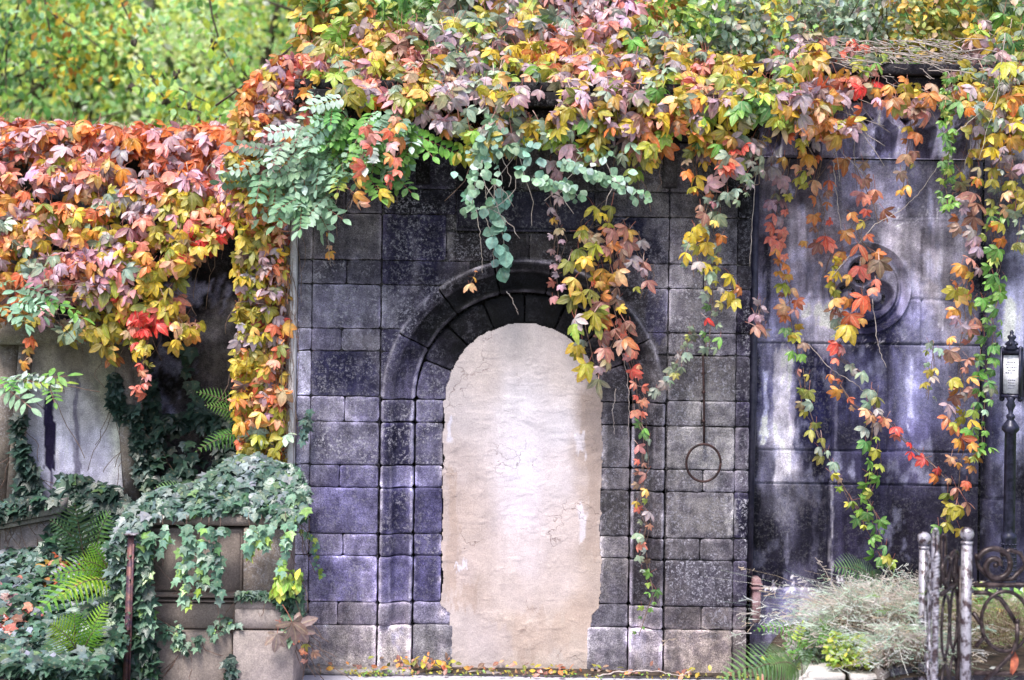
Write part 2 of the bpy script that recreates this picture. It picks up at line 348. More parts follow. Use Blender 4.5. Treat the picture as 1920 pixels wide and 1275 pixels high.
def arch_tint(V, col):
    dx = V[:, 0] - UX(CX); dz = V[:, 2] - UZ(CY); up = dz > 0
    r = np.where(up, np.hypot(dx, dz), np.abs(dx)) * S0; a = np.degrees(np.arctan2(dz, dx))
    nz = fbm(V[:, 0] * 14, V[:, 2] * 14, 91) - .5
    soot_shade = np.clip(1 - np.abs(a - 95) / 72 + nz * .5, 0, 1) * up * ((r > 140) & (r < 243)); soot_shade = np.clip(soot_shade * 2.4, 0, .86)  # black crust and soffit shade painted together around the crown
    col = col * (1 - soot_shade[:, None]) + lin((24, 21, 24)) * soot_shade[:, None]
    rim = np.clip(1 - np.abs(r - 264) / 5, 0, 1) * .95 + np.clip(1 - np.abs(r - 246) / 3, 0, 1) * .35 + np.clip(1 - np.abs(r - 207) / 4.5, 0, 1) * .95 * (1 - np.clip(soot_shade * .8, 0, 1))
    sm = np.clip(1 - np.abs(r - 148) / 11, 0, 1) * (~up) * np.clip(.2 + nz * 3.0, 0, .85) * (r < 204); col = col * (1 - sm[:, None]) + lin((176, 166, 172)) * sm[:, None]
    return col + (lin((165, 158, 172)) - col) * (rim * np.clip(.55 + nz * 1.6, 0, 1) * ((r > 200) & (r < 269)))[:, None], soot_shade
def stone_attrs(ctrl, stains, blockid=None, g=None, speck=1.0, streak=0.35, seed=3, lift_=1.12, contrast=1.42):
    def f(V):
        px, py = PX(V)
        if blockid is not None:
            nb = blockid.max() + 1; cnt = np.bincount(blockid, minlength=nb) + 1e-9
            bx = (np.bincount(blockid, px, nb) / cnt)[blockid]; by = (np.bincount(blockid, py, nb) / cnt)[blockid]
            wx = (fbm(px / 16, py / 22, seed + 60) - .5) * 40; wy = (fbm(px / 16, py / 22, seed + 61) - .5) * 50
            col, l = field(ctrl, bx * .45 + px * .55 + wx, by * .45 + py * .55 + wy, seed); col, soot_shade = arch_tint(V, col); l = l * (1 - soot_shade * .8)
        else: col, l = field(ctrl, px, py, seed)
        st = fbm(px / 9, py / 90, seed + 40, 3); col = col * (1 + streak * (st - 0.5) * 2)[:, None]
        if blockid is not None and len(blockid) == len(V):
            r = np.random.RandomState(11).uniform(0.78, 1.25, 4000)[blockid % 4000]; col = col * r[:, None]
            q = np.random.RandomState(12).uniform(0.5, 1.7, 4000)[blockid % 4000]; l = l * q
        col = apply_stains(col, px, py, stains, seed + 2)
        if contrast != 1:
            L_ = np.clip(col @ np.array([.25, .6, .15]), 1e-4, 1)[:, None]; col = L_ + (col - L_) * .86; col = col * (L_ / .22) ** (contrast - 1)
        return {'Col': np.clip(col * lift_ / (g or GAIN), 0.003, 0.8), 'lich': np.clip(l * speck, 0, 1.2)}
    return f

# ------------------------------------------------------------------ ashlar block helper
class Blocks:
    def __init__(s): s.V = []; s.F = []; s.id = []; s.e = []; s.n = 0; s.k = 0
    def block(s, u0, u1, v0, v1, fmap, step=0.016, gap=0.0022, rnd=0.005, depth=0.14, keep=None, rough=0.004, umet=1.0, vmet=1.0):
        """fmap(u,v)->(x,z,y,nx,nz).  u,v in metres (or times umet/vmet)."""
        s.k += 1
        u0 += gap / umet; u1 -= gap / umet; v0 += gap / vmet; v1 -= gap / vmet
        du = (u1 - u0) * umet; dv = (v1 - v0) * vmet
        def axis(a, b, L):
            n = max(4, int(L / step)); t = np.linspace(0, 1, n + 1)
            e = min(0.006 / L, 0.2 / n); t = np.insert(t, 1, e); t = np.insert(t, -1, 1 - e)
            t = np.concatenate([[0], t, [1]]); return a + (b - a) * t, t * L, len(t)
        U, mu, nu = axis(u0, u1, du); Vv, mv, nv = axis(v0, v1, dv)
        UU, VV = np.meshgrid(U, Vv, indexing='ij'); MU, MV = np.meshgrid(mu, mv, indexing='ij')
        eu = np.minimum(MU, du - MU); ev = np.minimum(MV, dv - MV)
        # worn corner rounding in plan
        seed = s.k * 7
        wob = (fbm(UU * umet * 22, VV * vmet * 22, seed, 3) - 0.5)
        e = np.minimum(eu, ev); cr = rnd * 1.6
        cx = np.clip(1 - eu / cr, 0, 1); cy = np.clip(1 - ev / cr, 0, 1); q = np.sqrt(cx ** 2 + cy ** 2)
        yo = rnd * 0.9 * np.clip(q, 0, 1.3) ** 2.2
        yo = yo + rough * 3.0 * wob * np.clip(e / 0.02, 0.35, 1) + random.uniform(-0.003, 0.003)
        # inset the edges a little by noise so that the joints are not ruler-straight
        ins = (vnoise(UU * umet * 30 + 5, VV * vmet * 30, seed + 3) - 0.35) * 0.006
        sgu = np.where(MU < du / 2, 1, -1) * np.clip(1 - eu / 0.02, 0, 1); sgv = np.where(MV < dv / 2, 1, -1) * np.clip(1 - ev / 0.02, 0, 1)
        UU2 = UU + sgu * (ins + cy ** 3 * 0.006) / umet; VV2 = VV + sgv * (ins + cx ** 3 * 0.006) / vmet
        x, z, y = fmap(UU2, VV2)
        y = y + yo
        ring = np.zeros_like(y, bool); ring[0] = ring[-1] = True; ring[:, 0] = ring[:, -1] = True
        y = np.where(ring, y + depth, y)
        P = np.stack([x, y, z], -1).reshape(-1, 3)
        idx = np.arange(nu * nv).reshape(nu, nv)
        F = np.stack([idx[:-1, :-1], idx[1:, :-1], idx[1:, 1:], idx[:-1, 1:]], -1).reshape(-1, 4)
        if keep is not None:
            c = P[F].mean(1); F = F[keep(c)]
            if not len(F): return
        s.V.append(P); s.F.append(F + s.n); s.n += len(P); s.id.append(np.full(len(P), s.k)); s.e.append(e.ravel())
    def build(s, name, mat, parent, fn):
        V = np.concatenate(s.V); F = np.concatenate(s.F); ids = np.concatenate(s.id)
        a = fn(V, ids); e = np.concatenate(s.e); k = np.exp(-np.clip(e - .004, 0, 1) / .011) * np.clip((fbm(V[:, 0] * 9, V[:, 2] * 9, 71) - .42) * 5, 0, 1)
        a['Col'] = np.clip(a['Col'] * (1 + 1.4 * k[:, None]), 0, .8)
        return mesh_np(name, V, F, mat, parent, a, True)

# the main wall works in 'square' pixels: the photograph turned upright about its centre
def UX(px): return (px - 960) / S0
def UZ(py): return CAM[2] + (637.5 - py) / S0
flat = lambda y0: (lambda u, v: (u, v, np.zeros_like(u) + y0))
CX, CY = 983.0, 752.0
RO = 267.0

# ------------------------------------------------------------------ GROUND, HILL, PAVEMENT
def grid_sheet(x0, x1, y0, y1, nx, ny, zf):
    X, Y = np.meshgrid(np.linspace(x0, x1, nx), np.linspace(y0, y1, ny), indexing='ij')
    Z = zf(X, Y); P = np.stack([X, Y, Z], -1).reshape(-1, 3); idx = np.arange(nx * ny).reshape(nx, ny)
    return P, np.stack([idx[:-1, :-1], idx[1:, :-1], idx[1:, 1:], idx[:-1, 1:]], -1).reshape(-1, 4)
P, F = grid_sheet(-60, 60, -30, 70, 60, 60, lambda X, Y: np.where(Y > 6, (Y - 6) * 0.28, 0) - 0.02)
tag(mesh_np('ground', P, F, M_HILL, None, None, True), kind='structure')
P, F = grid_sheet(-2.0, 4.0, -7, -0.10, 40, 40, lambda X, Y: 0 * X + 0.0)
tag(mesh_np('pavement', P, F, M_PAVE), kind='structure')
P, F = grid_sheet(-2.0, 2.6, -0.11, 0.6, 90, 16, lambda X, Y: 0.012 + 0.012 * fbm(X * 8, Y * 8, 4))
tag(mesh_np('soil', P, F, M_SOIL, None, None, True), kind='structure')

# ------------------------------------------------------------------ MAIN ARCHED WALL
wall = empty('arched_tomb_wall', 'dark weathered ashlar tomb wall with a bricked-up round arch plastered in pale pink', 'tomb wall', (0, 0, 0))
rows = [357, 404, 491, 537, 620, 662, 747, 795, 876, 918, 1005, 1046, 1133, 1176, 1262]
B = Blocks()
def inside_arch(P, r=RO - 4):
    x = P[:, 0] - UX(CX); z = P[:, 2] - UZ(CY)
    return np.where(z > 0, np.hypot(x, z), np.abs(x)) < sz(r)
keepo = lambda P: ~inside_arch(P)
for i in range(len(rows) - 1):
    t, b = rows[i], rows[i + 1]; tall = b - t > 60
    z0, z1 = UZ(b), UZ(t)
    def add(xa, xb, y=0.0, clip=False, t=None, bb=None):
        B.block(UX(xa), UX(xb), UZ(bb) if bb else z0, UZ(t) if t else z1, flat(y), keep=keepo if clip else None)
    add(556, 584, 0.012)
    if i == 0: cuts = [584, 645, 713]
    elif tall: cuts = [584, 713]
    else: cuts = [584, 648 if i % 4 else 640, 713]
    if b > 1200: cuts = [584, 713]
    for a, c in zip(cuts[:-1], cuts[1:]): add(a, c)
    rc = [1253, 1381] if tall else [1253, 1318 if i % 4 else 1322, 1381]
    if i == 0: rc = [1253, 1381]
    for a, c in zip(rc[:-1], rc[1:]): add(a, c)
    add(1381, 1409, 0.02)
    if b <= 404: add(714, 852); add(1112, 1252)
    elif b <= 491:
        add(714, 834 if i == 1 else 834)
        for a, c in ((835, 921), (921, 990), (990, 1110)): B.block(UX(a), UX(c), z0, UZ(436), flat(0.0), keep=keepo)
        add(1112, 1252)
    elif b <= 747:
        add(714, 905 if i == 3 else 880, 0.0, True); add(1075 if i == 3 else 1090, 1252, 0.0, True)
# tall dark course under the cornice
for a, c, y in ((556, 584, .012), (584, 713, 0), (714, 850, 0), (850, 975, 0.02), (976, 1112, .02), (1112, 1252, 0), (1253, 1345, 0), (1345, 1409, 0.01)):
    B.block(UX(a), UX(c), UZ(357), UZ(262), flat(y))
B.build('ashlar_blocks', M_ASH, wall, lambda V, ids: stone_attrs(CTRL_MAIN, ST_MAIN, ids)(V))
# arch rings + jambs
def prof_out(r):   # radius in px -> depth
    return np.interp(r, [204, 207, 210, 216, 226, 236, 242, 245, 249, 258, 264, 267, 268], [0.050, 0.026, 0.028, 0.048, 0.050, 0.036, 0.012, -0.006, -0.020, -0.026, -0.020, -0.003, 0.012])
A = Blocks(); J = Blocks()
ru0, ru1 = sz(204), sz(268)
def ring_map(u, v):  # u radius m, v angle
    rr = u * S0; y = prof_out(rr)
    return UX(CX) + u * np.cos(v), UZ(CY) + u * np.sin(v), y
ang = [0, 27, 52, 79, 103, 128, 152, 180]
angv = [math.radians(a) for a in ang]
for a, b in zip(angv[:-1], angv[1:]):
    A.block(ru0, ru1, a, b, ring_map, gap=0.003, rnd=0.006, vmet=sz(235), step=0.012, rough=0.003, depth=0.1)
for a, b in zip([0, 21, 44, 67, 90, 113, 136, 158], [21, 44, 67, 90, 113, 136, 158, 180]):
    A.block(sz(143), sz(203), math.radians(a), math.radians(b), lambda u, v: (UX(CX) + u * np.cos(v), UZ(CY) + u * np.sin(v), np.zeros_like(u) + 0.060),
            gap=0.004, rnd=0.01, vmet=sz(175), depth=0.12)
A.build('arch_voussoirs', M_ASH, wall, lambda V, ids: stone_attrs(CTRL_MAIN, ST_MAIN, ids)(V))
jr = [752, 795, 876, 918, 1005, 1046, 1133, 1176]
for t, b in zip(jr[:-1], jr[1:]):
    for sgn in (-1, 1):
        def jm(u, v, sgn=sgn): return UX(CX) + sgn * u, v, prof_out(u * S0)
        J.block(ru0, ru1, UZ(b), UZ(t), jm, gap=0.004, rnd=0.006, step=0.011, rough=0.003, depth=0.1)
        inner = 150 if t < 1130 else 128
        J.block(sz(inner if sgn < 0 else inner - 4), sz(203), UZ(b), UZ(t), lambda u, v, sgn=sgn: (UX(CX) + sgn * u, v, np.zeros_like(u) + 0.060), depth=0.12)
for sgn in (-1, 1):
    J.block(sz(204), sz(268), UZ(1262), UZ(1176), lambda u, v, sgn=sgn: (UX(CX) + sgn * u, v, np.zeros_like(u) - 0.004), depth=0.12)
    J.block(sz(126), sz(203), UZ(1262), UZ(1176), lambda u, v, sgn=sgn: (UX(CX) + sgn * u, v, np.zeros_like(u) + 0.050), depth=0.12)
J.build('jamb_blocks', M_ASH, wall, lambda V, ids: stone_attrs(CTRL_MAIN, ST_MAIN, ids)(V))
# plaster infill
CTRL_PL = [(980,640,(205,194,194),.1),(900,700,(206,192,190),.1),(1060,700,(208,196,196),.1),(980,760,(222,214,222),.1),(880,780,(206,194,196),.1),(1050,800,(214,206,214),.1),(1110,760,(176,160,154),.1),(1112,850,(182,164,156),.1),
 (980,860,(226,218,230),.1),(860,880,(200,184,182),.3),(860,950,(188,170,164),.1),(880,1000,(196,178,172),.1),(980,950,(224,212,220),.1),(1050,900,(214,202,206),.2),(1112,930,(186,168,160),.1),(1070,980,(208,192,190),.1),(1105,1040,(190,172,162),.1),
 (980,1040,(216,202,204),.1),(870,1060,(200,182,178),.2),(890,1110,(198,180,172),.1),(960,1110,(208,192,188),.1),(1050,1100,(206,190,186),.1),(1090,1150,(190,170,158),.1),(870,1180,(206,192,190),.2),(960,1180,(200,182,172),.1),(1000,1200,(202,184,174),.1),(900,1230,(206,192,192),.2),(1060,1190,(198,180,168),.1),(1050,1240,(204,190,184),.1)]
nx, nz = 190, 400
xs = np.linspace(UX(CX) - sz(158), UX(CX) + sz(156), nx); zs = np.linspace(UZ(1266), UZ(CY) + sz(158), nz)
X, Z = np.meshgrid(xs, zs, indexing='ij')
Yp = 0.054 + 0.010 * (fbm(X * 5, Z * 5, 21) - 0.5) + 0.0035 * (fbm(X * 22, Z * 26, 23) - 0.5)
wz = Z + .05 * (fbm(X * 6, Z * 3, 33) - .5); flk = np.clip((fbm(X * 7 + 2, wz * 17, 31, 5) - 0.58) * 14, 0, 1) * 0.0022; Yp = Yp - flk
P = np.stack([X, Yp, Z], -1).reshape(-1, 3); idx = np.arange(nx * nz).reshape(nx, nz)
F = np.stack([idx[:-1, :-1], idx[1:, :-1], idx[1:, 1:], idx[:-1, 1:]], -1).reshape(-1, 4)
cc = P[F].mean(1); dx = cc[:, 0] - UX(CX); dz = cc[:, 2] - UZ(CY)
rr = np.where(dz > 0, np.hypot(dx, dz), np.abs(dx)); lim = np.where(dz > 0, 146, 149) - np.where(cc[:, 2] < UZ(1140), 16, 0) * np.clip((UZ(1140) - cc[:, 2]) / .05, 0, 1)
lim = lim + (fbm(cc[:, 0] * 9, cc[:, 2] * 9, 41) - .5) * np.where(dz > 0, 5, 10) + (vnoise(cc[:, 0] * 40, cc[:, 2] * 40, 42) - .5) * 3
F = F[rr < sz(lim)]
mesh_np('plaster_infill', P, F, M_PLAS, wall, stone_attrs(CTRL_PL, [(1090,1128,740,850,(170,152,144),5,.7), (1098,1126,850,1050,(176,156,146),5,.6), (836,862,880,1130,(182,160,148),6,.6), (1080,1098,800,860,(232,226,238),5,.55), (1086,1102,940,1010,(232,226,238),5,.6), (836,850,780,830,(226,222,240),4,.7), (850,880,1060,1075,(232,228,242),3,.8), (880,960,1170,1250,(200,186,186),8,.5), (950,1070,1150,1230,(188,166,154),9,.4), (860,900,1090,1150,(176,154,142),7,.5)], None, GAIN * 1.06, 1, 0.05, contrast=1)(P), True)
# core, inscription slab, cornice, brackets, edge strip
mb = MB(); mb.box(UX(557), UX(1408), 0.2, 1.0, -0.2, UZ(180)); mb.box(UX(557), UX(713), 0.05, 0.2, 0, UZ(262)); mb.box(UX(1253), UX(1408), 0.05, 0.2, 0, UZ(262)); mb.box(UX(713), UX(1253), 0.06, 0.2, UZ(475), UZ(262))
mb.box(UX(558), UX(714), 0.032, 0.048, 0, UZ(263)); mb.box(UX(1252), UX(1407), 0.036, 0.048, 0, UZ(263))
mb.build('wall_core', M_MORTAR, wall)
nx, nz = 150, 200; X, Z = np.meshgrid(np.linspace(UX(714), UX(1252), nx), np.linspace(UZ(752), UZ(262), nz), indexing='ij')
P = np.stack([X, 0 * X + .028, Z], -1).reshape(-1, 3); idx = np.arange(nx * nz).reshape(nx, nz); F = np.stack([idx[:-1, :-1], idx[1:, :-1], idx[1:, 1:], idx[:-1, 1:]], -1).reshape(-1, 4)
mesh_np('joint_mortar', P, F[~inside_arch(P[F].mean(1), RO - 9)], M_MORTAR, wall)
mb = MB(); mb.box(UX(853), UX(1111), -0.006, 0.05, UZ(434), UZ(359), 0.006)
mb.box(UX(853), UX(1111), -0.022, -0.006, UZ(434), UZ(430), 0.003); mb.box(UX(853), UX(856), -0.022, -0.006, UZ(430), UZ(359), 0.003)
mb.build('inscription_slab', M_SMOOTH, wall, False, stone_attrs([(980,400,(66,62,86),.3),(900,400,(52,48,66),.3),(1060,400,(70,68,90),.4)], []))
mb = MB()
mb.box(UX(548), UX(1414), -0.10, 0.3, UZ(262) + 0.003, UZ(240), 0.01)
mb.box(UX(558), UX(1418), -0.20, 0.4, UZ(237), UZ(214), 0.006)
mb.box(UX(556), UX(1424), -0.28, 0.5, UZ(212), UZ(186), 0.006)
mb.box(UX(556), UX(1430), -0.24, 1.05, UZ(184), UZ(166), 0.006)
mb.build('cornice', M_DARKST, wall, False, stone_attrs([(900,220,(52,48,54),.3),(1300,220,(62,57,62),.3)], []))
for bx in (776, 1238):
    mb = MB(); n = 20
    prof = [(-0.10, UZ(262)), (-0.10, UZ(275)), (-0.07, UZ(300)), (-0.045, UZ(325)), (-0.05, UZ(338)), (-0.035, UZ(346)), (0.0, UZ(349)), (0.0, UZ(262))]
    V = [(UX(bx), y, z) for y, z in prof] + [(UX(bx + 26), y, z) for y, z in prof]
    k = len(prof); mb.add(V, [list(range(k)), list(range(2 * k - 1, k - 1, -1))] + [[i, i + k, (i + 1) % k + k, (i + 1) % k] for i in range(k)])
    mb.build('bracket', M_DARKST, wall, False, stone_attrs([(780,300,(40,36,40),.2),(1240,300,(92,86,88),.3)], []))
mb = MB(); mb.box(UX(543), UX(555), -0.03, 0.9, 0.0, UZ(250), 0.004); mb.box(UX(535), UX(541), 0.03, 0.9, 0.0, UZ(250), 0.004)
mb.build('edge_strip', M_STRIP, wall)
# low ledge at the foot
mb = MB(); mb.box(UX(570), UX(782), -0.14, -0.012, 0.0, 0.035, 0.01); mb.box(UX(783), UX(1420), -0.10, -0.012, 0.0, 0.016, 0.006)
mb.build('foot_ledge', M_LEDGE, wall)

# iron ring and its rod
ring = empty('wall_ring', 'rusty iron ring hanging from a rod on the right pier of the arch', 'iron ring', tuple(W(1319, 690, -0.02)))
mb = MB(); c = W(1319, 868, -0.05)
mb.tube([c + np.array([math.cos(t) * sz(32), -0.008 * math.sin(t), math.sin(t) * sz(35)]) for t in np.linspace(0, 2 * math.pi, 48)], 0.0075, 8)
mb.build('ring', M_RUST, ring, True)
mb = MB(); mb.tube([W(1318, 660, -0.03), W(1319, 700, -0.035), W(1320, 760, -0.028), W(1320, 835, -0.035)], 0.0075, 6)
for y in (700, 735, 790): mb.ball(W(1319, y, -0.03), 0.013, 6)
mb.tube([W(1319, 832, 0.03), W(1319, 832, -0.055)], 0.007, 6)
mb.build('rod', M_RUST, ring, True)

# ------------------------------------------------------------------ RIGHT TOMB WALL
YR = 0.32
rw = empty('carved_tomb_wall', 'smooth dark tomb wall with trefoil medallion and pointed niche frieze, right of the arch', 'tomb wall', (0, 0, 0))
def RX(px): return W(px, 640, YR)[0]
def RZ(py): return W(1620, py, YR)[2]
CTRL_R = [(1440,450,(112,102,118),.3),(1500,450,(150,136,142),.2),(1560,450,(142,127,132),.2),(1700,450,(150,138,140),.2),(1800,450,(152,142,152),.3),
 (1450,600,(130,125,152),.3),(1550,600,(168,158,168),.2),(1640,630,(58,54,90),.1),(1720,610,(122,117,148),.2),(1800,600,(134,124,134),.3),(1620,520,(118,112,124),.2),(1760,530,(150,138,140),.2),
 (1440,740,(108,104,142),.3),(1475,740,(140,132,150),.2),(1530,740,(52,50,98),.1),(1590,740,(84,80,118),.1),(1640,740,(90,85,118),.1),(1720,740,(132,128,166),.2),(1800,740,(112,107,128),.2),
 (1475,820,(160,150,152),.2),(1530,800,(46,46,92),.1),(1650,820,(74,70,106),.1),(1720,820,(104,98,136),.1),(1440,880,(100,95,112),.2),(1470,870,(156,147,150),.2),(1530,880,(50,46,78),.1),(1640,880,(70,63,94),.1),(1750,870,(76,70,94),.1),
 (1440,1000,(62,57,80),.1),(1470,950,(128,122,134),.2),(1520,1000,(66,61,88),.1),(1600,1000,(58,50,76),.1),(1700,1000,(58,50,72),.1),(1800,1000,(78,70,88),.1),(1450,1085,(56,50,78),.1),(1550,1090,(60,53,78),.1),(1700,1090,(50,45,66),.1),
 (1470,1135,(128,122,154),.1),(1520,1150,(138,128,132),.1),(1470,1210,(122,114,128),.1),(1600,1200,(100,95,100),.1),
 (1500,350,(68,60,68),.2),(1600,350,(96,91,106),.3),(1700,350,(108,102,122),.4),(1800,340,(92,84,92),.3),(1650,250,(84,78,94),.3),(1500,250,(52,47,58),.2),(1750,250,(74,68,80),.3),
 (1850,500,(40,38,62),.1),(1870,600,(92,87,114),.2),(1893,600,(152,147,168),.2),(1890,800,(152,147,170),.2),(1865,800,(92,87,122),.2),(1880,1000,(86,81,108),.1),(1930,700,(42,40,54),.1),(1930,900,(62,57,72),.1)]
ST_R = [(1424,1600,1098,1104,(190,180,178),1.5,.8),(1424,1700,640,644,(188,176,172),1.2,.7),(1660,1830,405,409,(190,180,176),1.5,.7),(1424,1560,903,907,(150,142,140),1.2,.7),(1600,1640,1020,1080,(92,86,106),8,.6),(1520,1535,960,1060,(110,104,124),6,.6),(1480,1550,920,960,(120,112,118),9,.7),(1430,1444,440,600,(30,28,44),4,.6),(1760,1772,430,620,(186,178,184),5,.6),(1700,1712,650,800,(166,162,190),5,.7),(1428,1440,690,845,(200,196,220),3,.55),(1450,1484,652,905,(176,166,166),4,.75),(1488,1560,655,845,(44,44,92),7,.85),(1562,1572,700,900,(140,134,150),3,.5),(1408,1424,560,1100,(36,34,56),4,.6),(1590,1700,575,640,(56,52,90),10,.7),(1676,1700,660,840,(124,120,158),8,.4),
 (1500,1590,560,600,(176,166,174),8,.5),(1455,1475,900,980,(150,142,148),6,.5),(1460,1485,1000,1060,(150,144,160),8,.55),(1556,1561,900,1100,(150,142,140),2,.6),(1760,1790,420,640,(96,86,92),5,.35),(1725,1732,420,560,(70,60,70),4,.5),(1512,1518,430,560,(90,80,86),3,.4),
 (1836,1850,300,1100,(38,36,58),4,.7),(1880,1903,560,960,(168,162,182),6,.5)]
def rw_attrs(ctrl, st, seed, k):
    base = stone_attrs(ctrl, st, None, None, 1, .3, seed, contrast=1.75)
    def f(V):
        a = base(V); px, py = PX(V)
        s1_ = np.clip((fbm(px / 13, py / 170, 81, 4) - .5) * 9, -1, 1); s2_ = np.clip((fbm(px / 5, py / 120, 83, 3) - .5) * 6, -1, 1); b_ = np.clip((fbm(px / 45, py / 45, 85, 5) - .5) * 7, -1, 1)
        q = np.zeros(len(px), int)
        for i, (a0, b0, cs) in enumerate(((300, 408, (1590, 1700)), (408, 560, (1514, 1745)), (560, 645, (1490, 1728)), (645, 845, (1563, 1668)), (845, 908, (1480, 1720)), (908, 1103, (1558, 1672)), (1103, 1170, (1600,)), (1170, 1400, (1540,)))):
            mm = (py >= a0) & (py < b0); q = np.where(mm, i * 5 + 1 + sum((px > c_).astype(int) for c_ in cs), q)
        pj = np.random.RandomState(6).uniform(.62, 1.5, 60)[q]
        m = 1.12 * np.exp(.12 * s1_ + .07 * s2_ + .42 * b_) * k * pj * (1 + .9 * np.clip((430 - py) / 120, 0, 1)); m = m * np.where(py < 640, 1.3, .95)  # upper wall colour raised to make up for the shade there
        w1 = fbm(px / 60, py / 80, 131, 6); w2 = fbm(px / 16, py / 30, 133, 5); ch = np.clip((w1 * .55 + w2 * .45 - .56) * 13, 0, 1) * .42
        a['Col'] = a['Col'] * (1 - ch[:, None]) + np.array([.22, .21, .275]) * ch[:, None]
        a['lich'] = a['lich'] * 1.6
        a['Col'] = np.clip(a['Col'] * m[:, None] * np.array([.93, .97, 1.12]), .004, .75); return a
    return f
def heightfield(name, x0, x1, z0, z1, step, yf, mat, parent, ctrl, st, hole=None, seed=3, px_lift=1.0, smooth=True):
    nx = int((x1 - x0) / step) + 1; nz = int((z1 - z0) / step) + 1
    X, Z = np.meshgrid(np.linspace(x0, x1, nx), np.linspace(z0, z1, nz), indexing='ij')
    Y = yf(X, Z); P = np.stack([X, Y, Z], -1).reshape(-1, 3); idx = np.arange(nx * nz).reshape(nx, nz)
    F = np.stack([idx[:-1, :-1], idx[1:, :-1], idx[1:, 1:], idx[:-1, 1:]], -1).reshape(-1, 4)
    if hole is not None: F = F[hole(P[F].mean(1))]
    return mesh_np(name, P, F, mat, parent, rw_attrs(ctrl, st, seed, px_lift)(P), smooth)
mc = (RX(1620), RZ(540)); MRr = sz(86, YR)
joints_h = [(RZ(y), y) for y in (560, 645, 845, 908)]
def groove(d, w=0.006): return np.clip(1 - np.abs(d) / w, 0, 1)
def slab_y(X, Z):
    y = YR + 0.006 * (fbm(X * 4, Z * 4, 2) - 0.5)
    for z in [RZ(q) for q in (408, 560, 645, 845, 908, 1103)]:
        y = y + 0.026 * groove(Z - z - 0.004 * (vnoise(X * 12, Z * 0, 8) - .5))
    for x, a, b in ((1514, 408, 560), (1558, 900, 1103), (1668, 645, 845), (1563, 645, 845), (1745, 408, 560), (1590, 300, 408), (1728, 560, 645), (1672, 908, 1103)):
        y = y + 0.022 * groove(X - RX(x), 0.008) * ((Z < RZ(a)) & (Z > RZ(b)))
    # raised margin on the left, plinth courses below
    y = y - 0.03 * (Z < RZ(1103)) - 0.03 * (Z < RZ(1170))
    y = y - 0.05 * np.clip(1 - np.abs(Z - RZ(408)) / 0.012, 0, 1) * 0.3
    return y
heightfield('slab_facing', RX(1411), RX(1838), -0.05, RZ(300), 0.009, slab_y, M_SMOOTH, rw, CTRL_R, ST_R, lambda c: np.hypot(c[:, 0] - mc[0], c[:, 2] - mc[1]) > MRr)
def med_y(X, Z):
    dx, dz = X - mc[0], Z - mc[1]; r = np.hypot(dx, dz) / (MRr / 86)
    y = YR + np.interp(r, [0, 50, 60, 64, 68, 74, 80, 86, 87], [.09, .09, .085, .05, 0.03, .055, .01, -.022, 0.0])
    lob = np.full_like(r, 1e9)
    for a in (90, 210, 330):
        cx, cz = 31 * math.cos(math.radians(a)), 31 * math.sin(math.radians(a))
        lob = np.minimum(lob, np.hypot(dx / (MRr / 86) - cx, dz / (MRr / 86) - cz))
    inner = r < 63
    y = np.where(inner & (lob > 30), YR + 0.015, y); y = np.where(inner & (lob <= 30), YR + np.interp(lob, [0, 10, 14, 22, 27, 30], [.05, .06, .13, .13, .09, .02]), y)
    return y + 0.003 * (fbm(X * 30, Z * 30, 5) - .5)
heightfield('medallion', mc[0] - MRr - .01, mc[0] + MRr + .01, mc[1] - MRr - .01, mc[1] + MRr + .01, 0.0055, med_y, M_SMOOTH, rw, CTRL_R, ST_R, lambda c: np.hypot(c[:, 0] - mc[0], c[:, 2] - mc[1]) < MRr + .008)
def fr_y(X, Z):
    pitch = sz(72, YR); ph = ((X - RX(1654)) / pitch + 0.5) % 1.0 - 0.5; u = ph * 72; v = (Z - RZ(298)) / sz(1, YR)
    y = np.zeros_like(X) + YR - 0.05
    top = np.where(np.abs(u) < 22, 52 + 8 * np.cos(u / 22 * math.pi / 2) , 0); niche = (np.abs(u) < 22) & (v < 52) | ((np.abs(u) < 12 + 0 * u) & (v < 72 - np.abs(u) * 1.1)) | (np.hypot(np.abs(u) - 11, v - 50) < 11)
    y = np.where(niche, YR + 0.115, y)
    u2 = (((X - RX(1690)) / pitch + 0.5) % 1.0 - 0.5) * 72
    y = np.where(np.abs(u2) + np.abs(v - 74) < 12, YR + 0.115, y)
    y = np.where(v < 3, YR - 0.02, y)
    return y + 0.006 * (fbm(X * 20, Z * 20, 6) - .5)
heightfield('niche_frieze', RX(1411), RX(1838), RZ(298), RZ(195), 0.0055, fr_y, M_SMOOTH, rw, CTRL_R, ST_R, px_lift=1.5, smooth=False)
mb = MB()
mb.box(RX(1409), RX(1842), YR - .08, YR + .3, RZ(195) + .004, RZ(178), .01); mb.box(RX(1405), RX(1850), YR - .13, YR + .4, RZ(174), RZ(150), .005); mb.box(RX(1400), RX(1856), YR - .18, YR + .6, RZ(148), RZ(128), .005)
mb.build('cornice', M_DARKST, rw, False, stone_attrs([(1600,160,(74,68,80),.3),(1750,160,(66,60,72),.3)], []))
mb = MB(); mb.box(RX(1411), RX(2100), YR + .13, YR + .9, -.1, RZ(150)); mb.build('wall_core', M_MORTAR, rw)
pl = empty('side_pilaster_wall', 'narrow stone pilaster with pale streak behind the black sign post', 'pilaster', tuple(W(1880, 1250, YR)))
heightfield('pilaster_face', RX(1840), RX(1908), -.05, RZ(140), 0.012, lambda X, Z: np.where(X < RX(1850), YR - .02, YR - .10) + .006 * (fbm(X * 6, Z * 6, 3) - .5) + .012 * groove(Z - RZ(930)), M_SMOOTH, pl, CTRL_R, ST_R)
